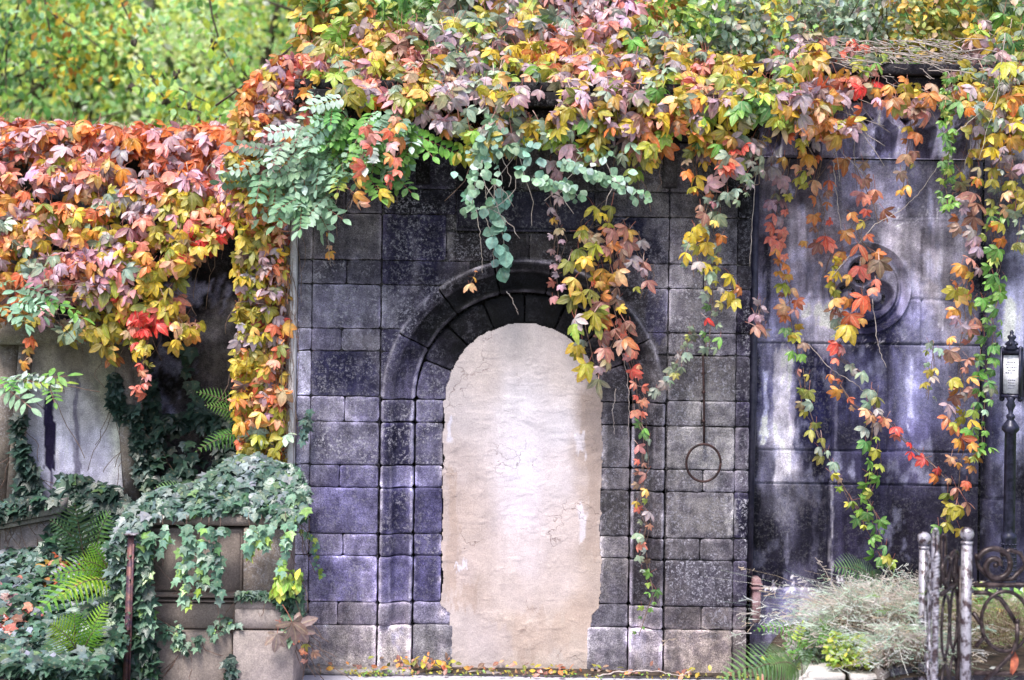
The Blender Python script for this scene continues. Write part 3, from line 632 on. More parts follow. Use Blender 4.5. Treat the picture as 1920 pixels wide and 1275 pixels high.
heightfield('recessed_face', RX(1908), RX(2120), -.05, RZ(140), 0.02, lambda X, Z: YR + .05 + .006 * (fbm(X * 6, Z * 6, 3) - .5) + .012 * groove(Z - RZ(620)) + .012 * groove(Z - RZ(930)), M_SMOOTH, pl, CTRL_R, ST_R)
# downpipe
dp = empty('downpipe', 'dark rainwater downpipe ending in a faded red shoe between the two walls', 'downpipe', tuple(W(1416, 1200, .2)))
mb = MB(); x = UX(1421); mb.tube([(x, .17, UZ(260)), (x, .17, UZ(700)), (x - .01, .17, UZ(1090))], 0.026, 12); mb.build('pipe', M_PIPE, dp, True)
mb = MB(); p0 = W(1416, 1165, .14); p1 = W(1416, 1082, .14)
mb.box(p0[0] - .026, p0[0] + .028, .09, .20, p0[2], p1[2], .008); mb.box(p0[0] - .034, p0[0] + .036, .08, .21, p1[2] - .075, p1[2] - .055, .005); mb.box(p0[0] - .034, p0[0] + .036, .08, .21, p1[2] - .045, p1[2] - .032, .005)
mb.build('pipe_shoe', M_CLAY, dp)

# ------------------------------------------------------------------ LEFT SIDE: rear wall, slab monument, pedestal, coping, stake
YL = 1.0
lw = empty('rear_garden_wall', 'dark cracked rear wall behind the creeper and ferns, left of the arch', 'wall', (-2.5, YL, 0))
CTRL_L = [(350,600,(74,66,66),.1),(400,620,(112,102,98),.2),(420,700,(118,104,98),.1),(330,700,(62,54,52),.1),(350,820,(110,102,104),.1),(430,780,(60,52,48),.1),(380,560,(36,32,34),.1),(300,450,(40,36,36),.1),(430,500,(52,46,44),.1),(150,450,(50,46,46),.1),(10,600,(70,64,60),.1),(60,1000,(140,132,132),.1),(430,860,(60,52,50),.1),(500,700,(60,52,48),.1)]
x0, x1 = W(-80, 640, YL)[0], W(560, 640, YL)[0]
heightfield('wall_face', x0, x1, -.1, 3.35, .02, lambda X, Z: YL + .05 * (fbm(X * 3, Z * 3, 9) - .5) + .03 * (fbm(X * 14, Z * 14, 10) - .5), M_DARKST, lw, CTRL_L, [(360,450,560,575,(130,118,112),4,.5)], px_lift=1.7)
mb = MB(); mb.box(x0, x1, YL + .06, YL + .45, -.1, 3.35); mb.box(x0, x1, YL - .1, YL + .5, 3.36, 3.46, .02); mb.build('wall_coping', M_MORTAR, lw)
ms = empty('grave_slab_monument', 'tall tapered grave slab stained with two dark streaks in a grey stone frame', 'gravestone', tuple(W(140, 960, .7)))
def SL(px, py, Y=.66): return W(px, py, Y)
CTRL_S = [(90,690,(140,130,124),0),(180,690,(120,112,104),0),(60,760,(150,146,156),0),(140,760,(160,154,164),0),(210,740,(128,124,110),0),(70,850,(176,174,196),0),(120,850,(182,178,204),0),(180,850,(170,166,188),0),(235,830,(176,176,170),0),(60,920,(150,150,176),0),(240,900,(190,188,196),0),(140,660,(112,102,96),0)]
ST_S = [(82,106,738,880,(38,30,62),3,1),(90,100,870,925,(58,50,86),3,.8),(136,150,700,880,(84,76,104),4,.7),(120,200,650,700,(112,102,94),12,.4)]
nx, nz = 70, 90; V = []
for i in range(nx):
    for j in range(nz):
        t = j / (nz - 1); py = 640 + t * 330; a = 52 - 24 * t; b = 212 + 22 * t
        V.append(SL(a + (b - a) * i / (nx - 1), py, .70))
V = np.array(V); V[:, 1] += .004 * (fbm(V[:, 0] * 20, V[:, 2] * 20, 3) - .5); idx = np.arange(nx * nz).reshape(nx, nz)
F = np.stack([idx[:-1, :-1], idx[:-1, 1:], idx[1:, 1:], idx[1:, :-1]], -1).reshape(-1, 4)
mesh_np('inscription_face', V, F, M_SMOOTH, ms, stone_attrs(CTRL_S, ST_S, None, GAIN / 1.55, 1, .25, contrast=1.1)(V), True)
mb = MB()
def quadprism(mb, pts, Y0, Y1): mb.prism([(p[0], p[2]) for p in (W(x, y, Y0) for x, y in pts)], Y0, Y1)
quadprism(mb, [(212, 640), (236, 972), (262, 972), (238, 640)], .60, .9)
quadprism(mb, [(238, 630), (262, 972), (274, 972), (262, 630)], .68, .9)
quadprism(mb, [(36, 640), (8, 972), (28, 972), (54, 640)], .60, .9)
quadprism(mb, [(0, 640), (-50, 972), (6, 972), (34, 640)], .66, .9)
quadprism(mb, [(-20, 600), (-20, 646), (270, 646), (270, 600)], .56, .9)
mb.build('frame', stone_mat('slab_frame_stone', const=tuple(alb((150, 138, 130))), grain=.7, bump=.5), ms)
mb = MB(); mb.box(SL(-60, 0)[0], SL(290, 0)[0], .5, .95, 0.2, W(0, 965, .6)[2], .01); mb.build('base', M_PED, ms)
# raking coping in front of the slab
cp = empty('raking_coping', 'moulded stone coping running slantwise over a pale grave border, far left', 'stone coping', tuple(W(40, 1000, .4)))
mb = MB()
quadprism(mb, [(-60, 995), (-60, 968), (112, 938), (112, 962)], .22, .5); quadprism(mb, [(-60, 1004), (-60, 997), (108, 964), (108, 972)], .26, .5)
mb.build('moulding', M_LEDGE, cp)
mb = MB(); quadprism(mb, [(-60, 1090), (-60, 1006), (106, 974), (106, 1090)], .30, .5); mb.build('border_face', stone_mat('border_stone', const=tuple(alb((168, 156, 154))), grain=.7), cp)
# pedestal
YP = -.55
pd = empty('pedestal_monument', 'brown sandstone grave pedestal with moulded base draped in ivy beside the arch', 'pedestal', tuple(W(420, 1300, YP)))
def pb(mb, x0, x1, y0, y1, Y0, Y1, b=.006):
    a = W(x0, y0, Y0); c = W(x1, y1, Y0); mb.box(a[0], c[0], Y0, Y1, c[2], a[2], b)
mb = MB(); pb(mb, 276, 454, 990, 1112, YP + .05, YP + .55); mb.build('panel_die', M_PED, pd)
mb = MB(); 
a = W(288, 1000, YP); c = W(342, 1108, YP)
ch = .03; mb.prism([(a[0], a[2]), (c[0], a[2]), (c[0], c[2] + ch * .5), (c[0] - ch * .5, c[2]), (a[0] + ch, c[2]), (a[0], c[2] + ch)], YP + .035, YP + .06)
a = W(364, 1000, YP); c = W(446, 1108, YP)
mb.prism([(a[0], a[2]), (c[0], a[2]), (c[0], c[2]), (a[0], c[2])], YP + .04, YP + .06)
mb.build('raised_panel', M_PED, pd)
mb = MB(); pb(mb, 457, 529, 990, 1112, YP + .01, YP + .5); mb.build('pilaster', stone_mat('pilaster_sandstone', const=tuple(alb((158, 144, 134))), grain=.6), pd)
mb = MB(); pb(mb, 274, 456, 1111, 1122, YP + .015, YP + .5, .012); pb(mb, 274, 452, 1124, 1130, YP + .035, YP + .5, .004); pb(mb, 270, 452, 1131, 1180, YP + .03, YP + .5)
mb.build('base_course', M_PED, pd)
mb = MB()
pb(mb, 452, 534, 1111, 1124, YP - .01, YP + .5, .012); pb(mb, 440, 548, 1142, 1180, YP - .03, YP + .5)
pts = []
for t in np.linspace(0, 1, 8): pts.append((452 - 12 * t, 1125 + 17 * (1 - math.sqrt(max(0, 1 - t * t))) ))
poly = [(x, y) for x, y in pts] + [(548 - (x - 440), y) for x, y in pts[::-1]]
quadprism(mb, poly, YP - .025, YP + .5)
mb.build('pilaster_base', M_PEDL, pd)
mb = MB(); pb(mb, 272, 433, 1184, 1340, YP - .03, YP + .55); mb.build('plinth_block', M_PED, pd)
mb = MB(); pb(mb, 437, 549, 1184, 1340, YP - .06, YP + .55); mb.build('plinth_block', M_PEDL, pd)
mb = MB(); pb(mb, 262, 545, 962, 988, YP + .0, YP + .6, .02); mb.build('cap', M_PED, pd)
# rusty stake
st = empty('iron_stake', 'leaning rusty angle-iron stake with a flat top plate in the ivy', 'iron stake', tuple(W(240, 1265, -.75)))
mb = MB(); Ys = -.75
b0, b1 = W(237, 1275, Ys), W(247, 1003, Ys)
def lean(z): t = (z - b0[2]) / (b1[2] - b0[2]); return b0[0] + (b1[0] - b0[0]) * t
V = []
for z in (b0[2], b1[2]):
    xx = lean(z); V += [(xx - .022, Ys, z), (xx + .012, Ys, z), (xx + .012, Ys + .006, z), (xx - .016, Ys + .006, z), (xx - .016, Ys + .035, z), (xx - .022, Ys + .035, z)]
mb.add(V, [[0, 1, 7, 6], [1, 2, 8, 7], [2, 3, 9, 8], [3, 4, 10, 9], [4, 5, 11, 10], [5, 0, 6, 11], [6, 7, 8, 9, 10, 11]])
mb.tube([(b0[0] + .018, Ys - .012, b0[2]), (b1[0] + .014, Ys - .012, b1[2] - .05)], .007, 8)
mb.build('angle_bar', M_RUSTV, st)
mb = MB(); mb.box(b1[0] - .04, b1[0] + .035, Ys - .03, Ys + .04, b1[2], b1[2] + .008, .002); mb.build('top_plate', M_IRON, st)

# ------------------------------------------------------------------ raised beds
def bed_z(X, Y):
    return 0.20 + 0.36 * np.clip((Y + 1.1) / 1.4, 0, 1) + .05 * fbm(X * 3, Y * 3, 8)
P, F = grid_sheet(-4.3, W(262, 640, -.6)[0], -1.4, .98, 50, 50, bed_z)
tag(mesh_np('terrain', P, F, M_SOIL, None, None, True), kind='structure')

# ------------------------------------------------------------------ IRON FENCE (right foreground) and GATE
def plan(px, d): return np.array([(px - 960) / S0 * d / 9, d - 9])
def zat(py, d, px=1820):
    u = (px - 960) / S0 * d / 9; v = (637.5 - py) / S0 * d / 9
    return CAM[2] + u * cR[2] + v * cU[2]
def scroll(cx, cz, r0, r1, a0, a1, n=40):
    t = np.linspace(0, 1, n); a = np.radians(a0 + (a1 - a0) * t); r = r0 + (r1 - r0) * t
    return np.stack([cx + r * np.cos(a), cz + r * np.sin(a)], 1)
fence = empty('grave_fence', 'wrought-iron grave fence with ball-topped silver posts and rusty scrolls, right foreground', 'iron fence', (*plan(1820, 7.2), 0))
def post(px, d, topy, wpx, mat):
    q = plan(px, d); s = d / 9 / S0; zt = zat(topy, d, px)
    mb = MB(); mb.tube([(q[0] + .004, q[1], 0), (q[0], q[1], zt - 14 * s * 2)], wpx * s / 2, 14)
    mb.tube([(q[0], q[1], zt - 14 * s * 2 - .01), (q[0], q[1], zt - 14 * s * 2 + .002)], wpx * s * .56, 14)
    mb.build('post', mat, fence, True)
    mb = MB(); mb.lathe((q[0], q[1], zt - 14 * s * 2), [(wpx * s * .35, 0), (wpx * s * .42, .004), (wpx * s * .3, .008)], 14)
    r = 13 * s; mb.ball((q[0], q[1], zt - r), r, 14); mb.build('ball_finial', mat, fence, True)
post(1818, 7.2, 988, 20, M_IRON); post(1738, 7.6, 997, 18, M_IRON)
q = plan(1818, 7.2); yC = q[1]; s = 7.2 / 9 / S0
def FP(px, py, dy=0): return np.array([(px - 960) * s * cR[0] + (637.5 - py) * s * cU[0], yC + dy, CAM[2] + (px - 960) * s * cR[2] + (637.5 - py) * s])
def curve(mb, pts, r, dy=0, n=8): mb.tube([FP(x, y, dy) for x, y in pts], r, n)
mb = MB(); curve(mb, [(1826, 1097), (2240, 1097)], .0125); mb.build('rail', M_IRON2, fence, True)
mb = MB(); curve(mb, [(1826, 1262), (2240, 1262)], .0125); mb.build('lower_rail', M_IRON2, fence, True)
for rep in (0, 172):
    mb = MB()
    a = scroll(1866, -1056, 12, 13, 60, -180, 24); p = [(x, -y) for x, y in scroll(1867, -1061, 8, 36, 0, 520, 60)]
    curve(mb, [(x + rep, y) for x, y in p], .014)
    curve(mb, [(1832 + rep, 1040), (1836 + rep, 1064), (1862 + rep, 1088), (1900 + rep, 1086), (1925 + rep, 1060), (1915 + rep, 1038), (1895 + rep, 1032), (1878 + rep, 1042)], .0118, .012)
    mb.ball(FP(1866 + rep, 1060, -.006), .012, 8); mb.ball(FP(1892 + rep, 1056, -.006), .010, 8)
    mb.build('top_scroll', M_IRON2, fence, True)
    mb = MB(); cx, cy, rx, ry = 1885 + rep, 1165, 45, 56
    curve(mb, [(cx + rx * math.cos(t), cy + ry * math.sin(t)) for t in np.linspace(0, 2 * math.pi, 50)], .0095)
    curve(mb, [(1828 + rep, 1112), (1852 + rep, 1112), (1878 + rep, 1124), (1896 + rep, 1150), (1906 + rep, 1168)], .0118, .012)
    curve(mb, [(1826 + rep, 1150), (1842 + rep, 1172), (1846 + rep, 1196), (1830 + rep, 1214)], .0118, .012)
    curve(mb, [(1906 + rep, 1165), (1906 + rep, 1200), (1896 + rep, 1225), (1870 + rep, 1252), (1845 + rep, 1275)], .0118, -.01)
    for (x, y) in ((1906, 1164), (1846, 1196)): mb.ball(FP(x + rep, y, -.012), .014 if x > 1900 else .008, 8)
    mb.build('ring_and_bars', M_IRON2, fence, True)
# open gate leaf, seen almost edge on
gate = empty('iron_gate', 'open wrought-iron gate leaf seen edge on with a twisted bar, between the ball-topped posts', 'iron gate', (*plan(1762, 6.9), 0))
def panel(part, pxa, da, pxb, db, top, mat, nbar, lean=0):
    A_, B_ = plan(pxa, da), plan(pxb, db)
    def GP(t, z): return np.array([A_[0] + (B_[0] - A_[0]) * t, A_[1] + (B_[1] - A_[1]) * t, z])
    zt, zr, zb = zat(top, (da + db) / 2), zat(1102, (da + db) / 2), 0.12
    mb = MB(); L = np.linalg.norm(B_ - A_); n = nbar
    for i in range(n):
        t0 = i / n; t1 = (i + 1) / n; tm = (t0 + t1) / 2
        hs = (t1 - t0) / 2 * .9
        # hairpin hoop above the rail, long oval below
        mb.tube([GP(tm + hs * math.cos(a), zt - .06 + .05 * math.sin(a)) for a in np.linspace(0, math.pi, 14)] + [GP(tm - hs * .6, zt - .13), GP(tm - hs * .25, zr + .05), GP(tm, zr)], .0072, 8)
        mb.tube([GP(tm + hs, zt - .06), GP(tm + hs * .5, zt - .13), GP(tm + hs * .2, zr + .05), GP(tm, zr)], .0072, 8)
        for k in range(3):
            zc = zr - .17 - k * .34
            mb.tube([GP(tm + hs * math.cos(a), zc + .15 * math.sin(a)) for a in np.linspace(0, 2 * math.pi, 26)], .0072, 8)
            mb.ball(GP(tm, zc - .165), .011, 7)
        mb.ball(GP(tm, zt - .12), .009, 7)
    mb.build(part + '_hoops', mat, gate, True)
    for zz_ in (zr, zb): mb = MB(); mb.tube([GP(0, zz_), GP(1, zz_)], .0125, 10); mb.build('crossbar', mat, gate, True)
    return A_, B_
panel('left_leaf', 1742, 7.55, 1758, 6.95, 1040, M_IRON, 2)
panel('right_leaf', 1772, 6.9, 1803, 7.3, 1035, M_IRON2, 2)
for px_, d_, ty, mt in ((1759, 7.0, 992, M_IRON), (1774, 7.05, 1003, M_IRON2), (1792, 7.2, 1036, M_IRON2)):
    c_ = plan(px_, d_); zt = zat(ty, d_, px_); zl = zat(1102, d_, px_); hw = .011; mb = MB()
    mb.tube([(c_[0] - hw, c_[1], zl), (c_[0] - hw, c_[1], zt - .03)] + [(c_[0] + hw * math.cos(a), c_[1], zt - .03 + .03 * math.sin(a)) for a in np.linspace(math.pi, 0, 12)] + [(c_[0] + hw, c_[1], zt - .03), (c_[0] + hw * 1.3, c_[1], zl)], .0078, 8)
    mb.build('hairpin_hoop', mt, gate, True)
g = plan(1762, 6.85); zt = zat(1045, 6.85)
mb = MB(); n = 260; V = []; ks = 10
zz = np.linspace(.1, zt, n)
for i, z in enumerate(zz):
    for k in range(ks):
        a = 2 * math.pi * k / ks; r = .0145 * (1 + .16 * math.cos(2 * (a - z * 190)))
        V.append((g[0] + .004 * (z - 1) + r * math.cos(a), g[1] + r * math.sin(a), z))
mb.add(V, [[i * ks + k, i * ks + (k + 1) % ks, (i + 1) * ks + (k + 1) % ks, (i + 1) * ks + k] for i in range(n - 1) for k in range(ks)])
mb.ball((g[0], g[1], zt + .008), .014, 8); mb.build('twisted_bar', M_IRON, gate, True)
g = plan(1806, 7.25); mb = MB(); mb.tube([(g[0], g[1], 0), (g[0] + .003, g[1], zat(1062, 7.25))], .013, 10); mb.build('hinge_post', M_IRON2, gate, True)
# dead leaf caught on the ring
dl = MB(); c0 = FP(1897, 1222, -.02)
V = []; 
for i in range(9):
    t = i / 8; wd = .018 * math.sin(math.pi * min(1, t * .8 + .15)) + .002
    for k, sx in enumerate((-1, 0, 1)): V.append(c0 + np.array([sx * wd + .01 * math.sin(t * 5), -.006 * abs(sx) + .012 * math.sin(t * 6), -t * .11 + .012 * (sx == 0)]))
o = dl; o.add(V, [[i * 3 + k, i * 3 + k + 1, i * 3 + k + 4, i * 3 + k + 3] for i in range(8) for k in range(2)])
tag(dl.build('dead_leaf', plain_mat('dead_leaf_brown', (.42, .11, .05), (.2, .05, .03), 30), None, True), 'curled rust-orange dead leaf caught on the iron ring', 'leaf')

# ------------------------------------------------------------------ SIGN POST
YS = -.12
sp = empty('sign_post', 'ornate black cast-iron post holding a small white notice board, right edge', 'sign post', tuple(W(1897, 1118, YS)))
c = W(1897, 637, YS); s1 = sz(1, YS)
def LZ(py): return W(1897, py, YS)[2]
mb = MB(); zf = LZ(1118)
prof = [(24, 1122), (24, 1112), (19, 1108), (17, 1098), (13.5, 1092), (14, 1045), (12.5, 1020), (14, 1010), (14, 1003), (10, 1000), (10.5, 996), (10.5, 812), (16, 806), (16, 800), (13, 796), (9, 790), (6, 786), (8, 783), (8, 779), (4, 775), (5, 768), (9, 760), (6, 752), (9, 746), (5, 744)]
mb.lathe((c[0], YS, 0), [(r * s1, LZ(y)) for r, y in prof], 20); mb.build('column', M_BLACK, sp, True)
mb = MB()
for j in range(9):
    for k in range(14):
        a = 2 * math.pi * (k + .5 * (j % 2)) / 14; mb.ball((c[0] + 13.5 * s1 * math.cos(a), YS + 13.5 * s1 * math.sin(a), LZ(1020 + j * 8)), .0065, 5)
mb.build('studded_collar', M_BLACK, sp, True)
rot = math.radians(-38)
def rp(x, y, z): return (c[0] + x * math.cos(rot) - y * math.sin(rot), YS + x * math.sin(rot) + y * math.cos(rot), z)
def rbox(mb, x0, x1, y0, y1, z0, z1):
    V = [rp(x, y, z) for z in (z0, z1) for x, y in ((x0, y0), (x1, y0), (x1, y1), (x0, y1))]
    mb.add(V, [[0, 1, 2, 3][::-1], [4, 5, 6, 7], [0, 1, 5, 4], [1, 2, 6, 5], [2, 3, 7, 6], [3, 0, 4, 7]])
mb = MB(); h = 17 * s1
rbox(mb, -h, h, -.02, .03, LZ(746), LZ(740)); rbox(mb, -h, h, -.02, .03, LZ(664), LZ(655)); rbox(mb, -h - .008, -h + .004, -.022, .03, LZ(748), LZ(653)); rbox(mb, h - .004, h + .008, -.022, .03, LZ(748), LZ(653)); rbox(mb, -h, h, .008, .03, LZ(746), LZ(655))
for sx in (-1, 1):
    for y in (748, 654): mb.ball(rp(sx * h, 0, LZ(y)), .017, 7)
mb.build('board_frame', M_BLACK, sp)
mb = MB(); mb.lathe((c[0], YS, 0), [(r * s1, LZ(y)) for r, y in [(14, 655), (9, 648), (11, 643), (5, 638), (8, 633), (8, 630), (3, 627), (4, 623), (1, 618)]], 14)
for k in range(6):
    a = k * math.pi / 3; mb.ball((c[0] + 9 * s1 * math.cos(a), YS + 9 * s1 * math.sin(a), LZ(645)), .011, 6)
mb.build('finial', M_BLACK, sp, True)
mb = MB(); rbox(mb, -h + .008, h - .008, -.004, .007, LZ(738), LZ(666)); nb = mb.build('notice', M_WHITE, sp)
mb = MB()
for y, a, b in ((678, -.5, .5), (683, -.6, .3), (688, -.5, .6), (693, -.3, .5), (698, -.6, .2), (712, -.3, .5), (717, -.3, .4), (722, -.3, .5), (727, -.3, .3)):
    x = a
    while x < b:
        l = random.uniform(.08, .2); rbox(mb, x * h, min(b, x + l) * h, -.0062, -.0045, LZ(y + 1.6), LZ(y)); x += l + .06
mb.build('printed_lines', M_INK, sp)

# ------------------------------------------------------------------ GRAVE KERBS, right bottom
gk = empty('marble_grave_kerb', 'weathered white marble grave kerb, broken, below the dry grass', 'grave kerb', tuple(W(1560, 1300, -1.4)))
def wb(mb, pts, Y0, Y1, z1, z0=0):
    V = []
    for z in (z0, z1):
        V += [(x, y, z) for x, y in pts]
    n = len(pts); mb.add(V, [list(range(n))[::-1], list(range(n, 2 * n))] + [[i, (i + 1) % n, (i + 1) % n + n, i + n] for i in range(n)])
def topxy(px, py, z):  # where the ray through a pixel meets height z
    u = (px - 960) / S0; v = (637.5 - py) / S0; d = (z - CAM[2]) / (u * cR[2] + v * cU[2]) * 9
    return (u * cR[0] + v * cU[0]) * d / 9, d - 9
zk = .33
pts = [topxy(x, y, zk) for x, y in ((1517, 1258), (1580, 1258), (1547, 1240), (1502, 1240))]
mb = MB(); pA = topxy(1517, 1262, zk); pB = topxy(1585, 1262, zk)
mb.box(pA[0], pB[0], pA[1], pA[1] + .28, zk - .05, zk, .01); mb.box(pA[0] + .015, pB[0] - .01, pA[1] + .015, pA[1] + .26, -.02, zk - .052, .006)
pA2 = topxy(1598, 1266, zk); pB2 = topxy(1655, 1266, zk)
mb.box(pA2[0], pB2[0], pA2[1], pA2[1] + .12, zk - .05, zk, .01); mb.box(pA2[0] + .01, pB2[0] - .01, pA2[1] + .015, pA2[1] + .1, -.02, zk - .052, .006)
wb(mb, [(pA[0] - .03, pA[1] - .25), (pA[0] + .03, pA[1] - .25), (pA[0] + .03, pA[1] + .3), (pA[0] - .03, pA[1] + .3)], 0, 0, zk - .03)
mb.build('kerb_slab', M_MARBLE, gk)
gp = empty('granite_grave_block', 'small dark granite block with a pale sloping edge in front of the dry grass', 'granite block', tuple(W(1685, 1300, -1.8)))
mb = MB(); pA = topxy(1672, 1252, .38); pB = topxy(1712, 1252, .38); mb.box(pA[0], pB[0], pA[1], pA[1] + .12, 0, .38, .008); mb.build('block', M_GREYM, gp)
mb = MB(); mb.box(pA[0] - .07, pA[0] - .003, pA[1] + .0, pA[1] + .14, 0, .37, .02); mb.build('side_stone', M_PEDL, gp)
gq = empty('grey_grave_kerb', 'grey granite grave kerb with a flat pale top behind the iron fence', 'grave kerb', tuple(W(1850, 1300, -2.6)))
mb = MB(); zq = .35; pA = topxy(1742, 1252, zq); pB = topxy(2100, 1250, zq)
mb.box(pA[0] - .1, pB[0], pA[1], pA[1] + .30, zq - .03, zq, .006); mb.build('kerb_top', stone_mat('pale_kerb_top', const=(.36, .37, .36), grain=.5), gq)
mb = MB(); mb.box(pA[0] - .09, pB[0], pA[1] + .012, pA[1] + .29, 0, zq - .032, .006); mb.build('kerb_side', M_GREYM, gq)
P, F = grid_sheet(W(1500, 0, -1)[0], 4.3, -1.5, YR - .06, 40, 30, lambda X, Y: .22 + .12 * np.clip((X - 1.7) / .4, 0, 1) + .04 * fbm(X * 4, Y * 4, 7) - .3 * np.clip((1.75 - X) / .2, 0, 1))
tag(mesh_np('soil', P, F, M_SOIL, None, None, True), kind='structure')
#PART2
# ================================================================== PLANTS
def leaflet(L, Wd, st=7, droop=.25, fold=.18, serr=0.0, tip=.02, shape=1.0):
    """one leaf blade along +y: rows of three vertices"""
    V = []; vein = []; lt = []
    ts = np.linspace(0, 1, st)
    for i, t in enumerate(ts):
        wd = Wd * .5 * (math.sin(math.pi * min(1, t ** 1.08)) ** .85 + .03) * shape
        if serr and 0 < i < st - 1: wd *= 1 + serr * (1 if i % 2 else -1)
        if i == st - 1: wd = tip * Wd
        z = -droop * L * t * t
        for sx in (-1, 0, 1):
            V.append((sx * wd, L * t * (1 - .1 * droop * t), z + (fold * wd if sx else 0))); vein.append(1.0 if sx == 0 else 0.0); lt.append(t)
    F = [[i * 3 + k, i * 3 + k + 1, i * 3 + k + 4, i * 3 + k + 3] for i in range(st - 1) for k in range(2)]
    return np.array(V), F, vein, lt
def join(parts):
    V = []; F = []; ve = []; lt = []; n = 0
    for v, f, a, b in parts:
        V.append(v); F += [[i + n for i in q] for q in f]; ve += list(a); lt += list(b); n += len(v)
    return np.concatenate(V), np.array(F, np.int32), np.array(ve), np.array(lt)
def rotv(V, az, tilt=0, roll=0, off=(0, 0, 0)):
    M = Matrix.Rotation(az, 3, 'Z') @ Matrix.Rotation(tilt, 3, 'X') @ Matrix.Rotation(roll, 3, 'Y')
    return V @ np.array(M).T + np.array(off)
def petiole(L=.45):
    V = np.array([(-.012, 0, 0), (.012, 0, 0), (-.010, -L * .5, -.04), (.010, -L * .5, -.04), (-.012, -L, -.14), (.012, -L, -.14)])
    return V, [[0, 1, 3, 2], [2, 3, 5, 4]], [2] * 6, [0] * 6
R_ = random.Random(5)
def palmate(n=5, st=7):
    ps = []
    angs = {5: [0, 42, -42, 88, -88], 3: [0, 48, -48]}[n]; ln = {5: [1, .93, .93, .68, .68], 3: [1, .8, .8]}[n]
    for a, l in zip(angs, ln):
        l *= R_.uniform(.88, 1.1); v, f, ve, lt = leaflet(.66 * l, .275 * l * R_.uniform(.85, 1.2), st, R_.uniform(.1, .5), R_.uniform(.05, .35), .06)
        ps.append((rotv(v, math.radians(a + R_.uniform(-9, 9)), R_.uniform(-.6, .15), R_.uniform(-.6, .6), (0, .02, 0)), f, ve, lt))
    ps.append(petiole(R_.uniform(.3, .6))); return join(ps)
T_PAL = [palmate(5, 9) for _ in range(9)] + [palmate(3, 9) for _ in range(3)]
T_OVAL = [join([leaflet(1, .55, 5, R_.uniform(.05, .4), .2)]) for _ in range(5)]
T_ROUND = [join([leaflet(1, .85, 6, R_.uniform(.1, .4), .15)]) for _ in range(5)]
def pinnate(n=6, asp=.5, ll=.26):
    ps = []
    for i in range(n):
        y = .12 + .8 * i / n
        for sx in (-1, 1):
            v, f, ve, lt = leaflet(ll * R_.uniform(.85, 1.1), ll * asp, 5, .2, .2)
            ps.append((rotv(v, -sx * math.radians(68 + R_.uniform(-10, 10)), R_.uniform(-.3, .2), R_.uniform(-.3, .3), (0, y, -.12 * y * y)), f, ve, lt))
    v, f, ve, lt = leaflet(ll, ll * asp, 5, .2, .2); ps.append((v + np.array((0, .92, -.12)), f, ve, lt))
    v = []
    for t in np.linspace(0, 1, 5): v += [(-.006, t * .95, -.12 * t * t - .004), (.006, t * .95, -.12 * t * t - .004)]
    ps.append((np.array(v), [[2 * i, 2 * i + 1, 2 * i + 3, 2 * i + 2] for i in range(4)], [2] * 10, [0] * 10))
    return join(ps)
T_PIN = [pinnate(R_.choice([5, 6, 7])) for _ in range(5)]
T_TREE = [pinnate(5, .38, .32) for _ in range(4)]
def ivyleaf():
    pts = []; n = 0
    spec = [(-150, .30), (-112, .42), (-85, .34), (-60, .62), (-32, .40), (0, .80), (32, .40), (60, .62), (85, .34), (112, .42), (150, .30)]
    V = [(0, 0, 0)]; ve = [1.0]; lt = [.2]
    d = R_.uniform(.1, .4); fo = R_.uniform(-.05, .3)
    for a, r in spec:
        a = math.radians(a + R_.uniform(-5, 5)); r *= R_.uniform(.92, 1.08); x, y = r * math.sin(a), r * math.cos(a)
        V.append((x, y, fo * abs(x) - d * max(0, y) ** 2 * .6 - .1 * abs(x) ** 2)); ve.append(1.0 if a == 0 else (.55 if r > .5 else .1)); lt.append(r)
    F = [[0, i, i + 1, i + 1] for i in range(1, 11)]
    F = [[0, i, i + 1] for i in range(1, 11)] + [[0, 11, 1]]
    V = np.array(V); V[:, 1] += .12
    return V, np.array(F, np.int32), np.array(ve), np.array(lt)
T_IVY = [ivyleaf() for _ in range(8)]

def norm(a): return a / (np.linalg.norm(a, axis=-1, keepdims=True) + 1e-9)
def frames(n, rng, nrm=(0, -1, .45), spread=.55, down=(0, -.25, -1), aspread=.8):
    nn = norm(np.array(nrm) + rng.normal(0, spread, (n, 3))); nn[:, 1] = np.where(nn[:, 1] > .35, -nn[:, 1], nn[:, 1])
    d = np.array(down) + rng.normal(0, aspread * .5, (n, 3)); al = norm(d - nn * (d * nn).sum(1)[:, None]); sd_ = np.cross(al, nn)
    return np.stack([sd_, al, nn], -1)
def leaves(name, tmpl, pos, Rm, sc, col, tip, mat, parent, rng, xs=None):
    """one mesh of all the leaf blades of one plant"""
    k = rng.randint(0, len(tmpl), len(pos)); VV = []; FF = []; CC = []; VE = []; LT = []; n = 0
    for j, (tv, tf, tve, tlt) in enumerate(tmpl):
        m = np.where(k == j)[0]
        if not len(m): continue
        v = np.einsum('nij,vj->nvi', Rm[m], tv) * sc[m][:, None, None] + pos[m][:, None, :]
        f = tf[None] + (np.arange(len(m)) * len(tv))[:, None, None] + n
        n += len(m) * len(tv)
        tt = (np.clip(tlt, 0, 1) ** 1.6)[None, :, None]; c = col[m][:, None, :] * (1 - tt) + tip[m][:, None, :] * tt
        VV.append(v.reshape(-1, 3)); FF.append(f.reshape(-1, tf.shape[1])); CC.append(c.reshape(-1, 3)); VE.append(np.tile(tve, len(m))); LT.append(np.tile(tlt, len(m)))
    return mesh_np(name, np.concatenate(VV), np.concatenate(FF), mat, parent, {'Col': np.concatenate(CC), 'vein': np.concatenate(VE), 'lt': np.concatenate(LT)}, True)

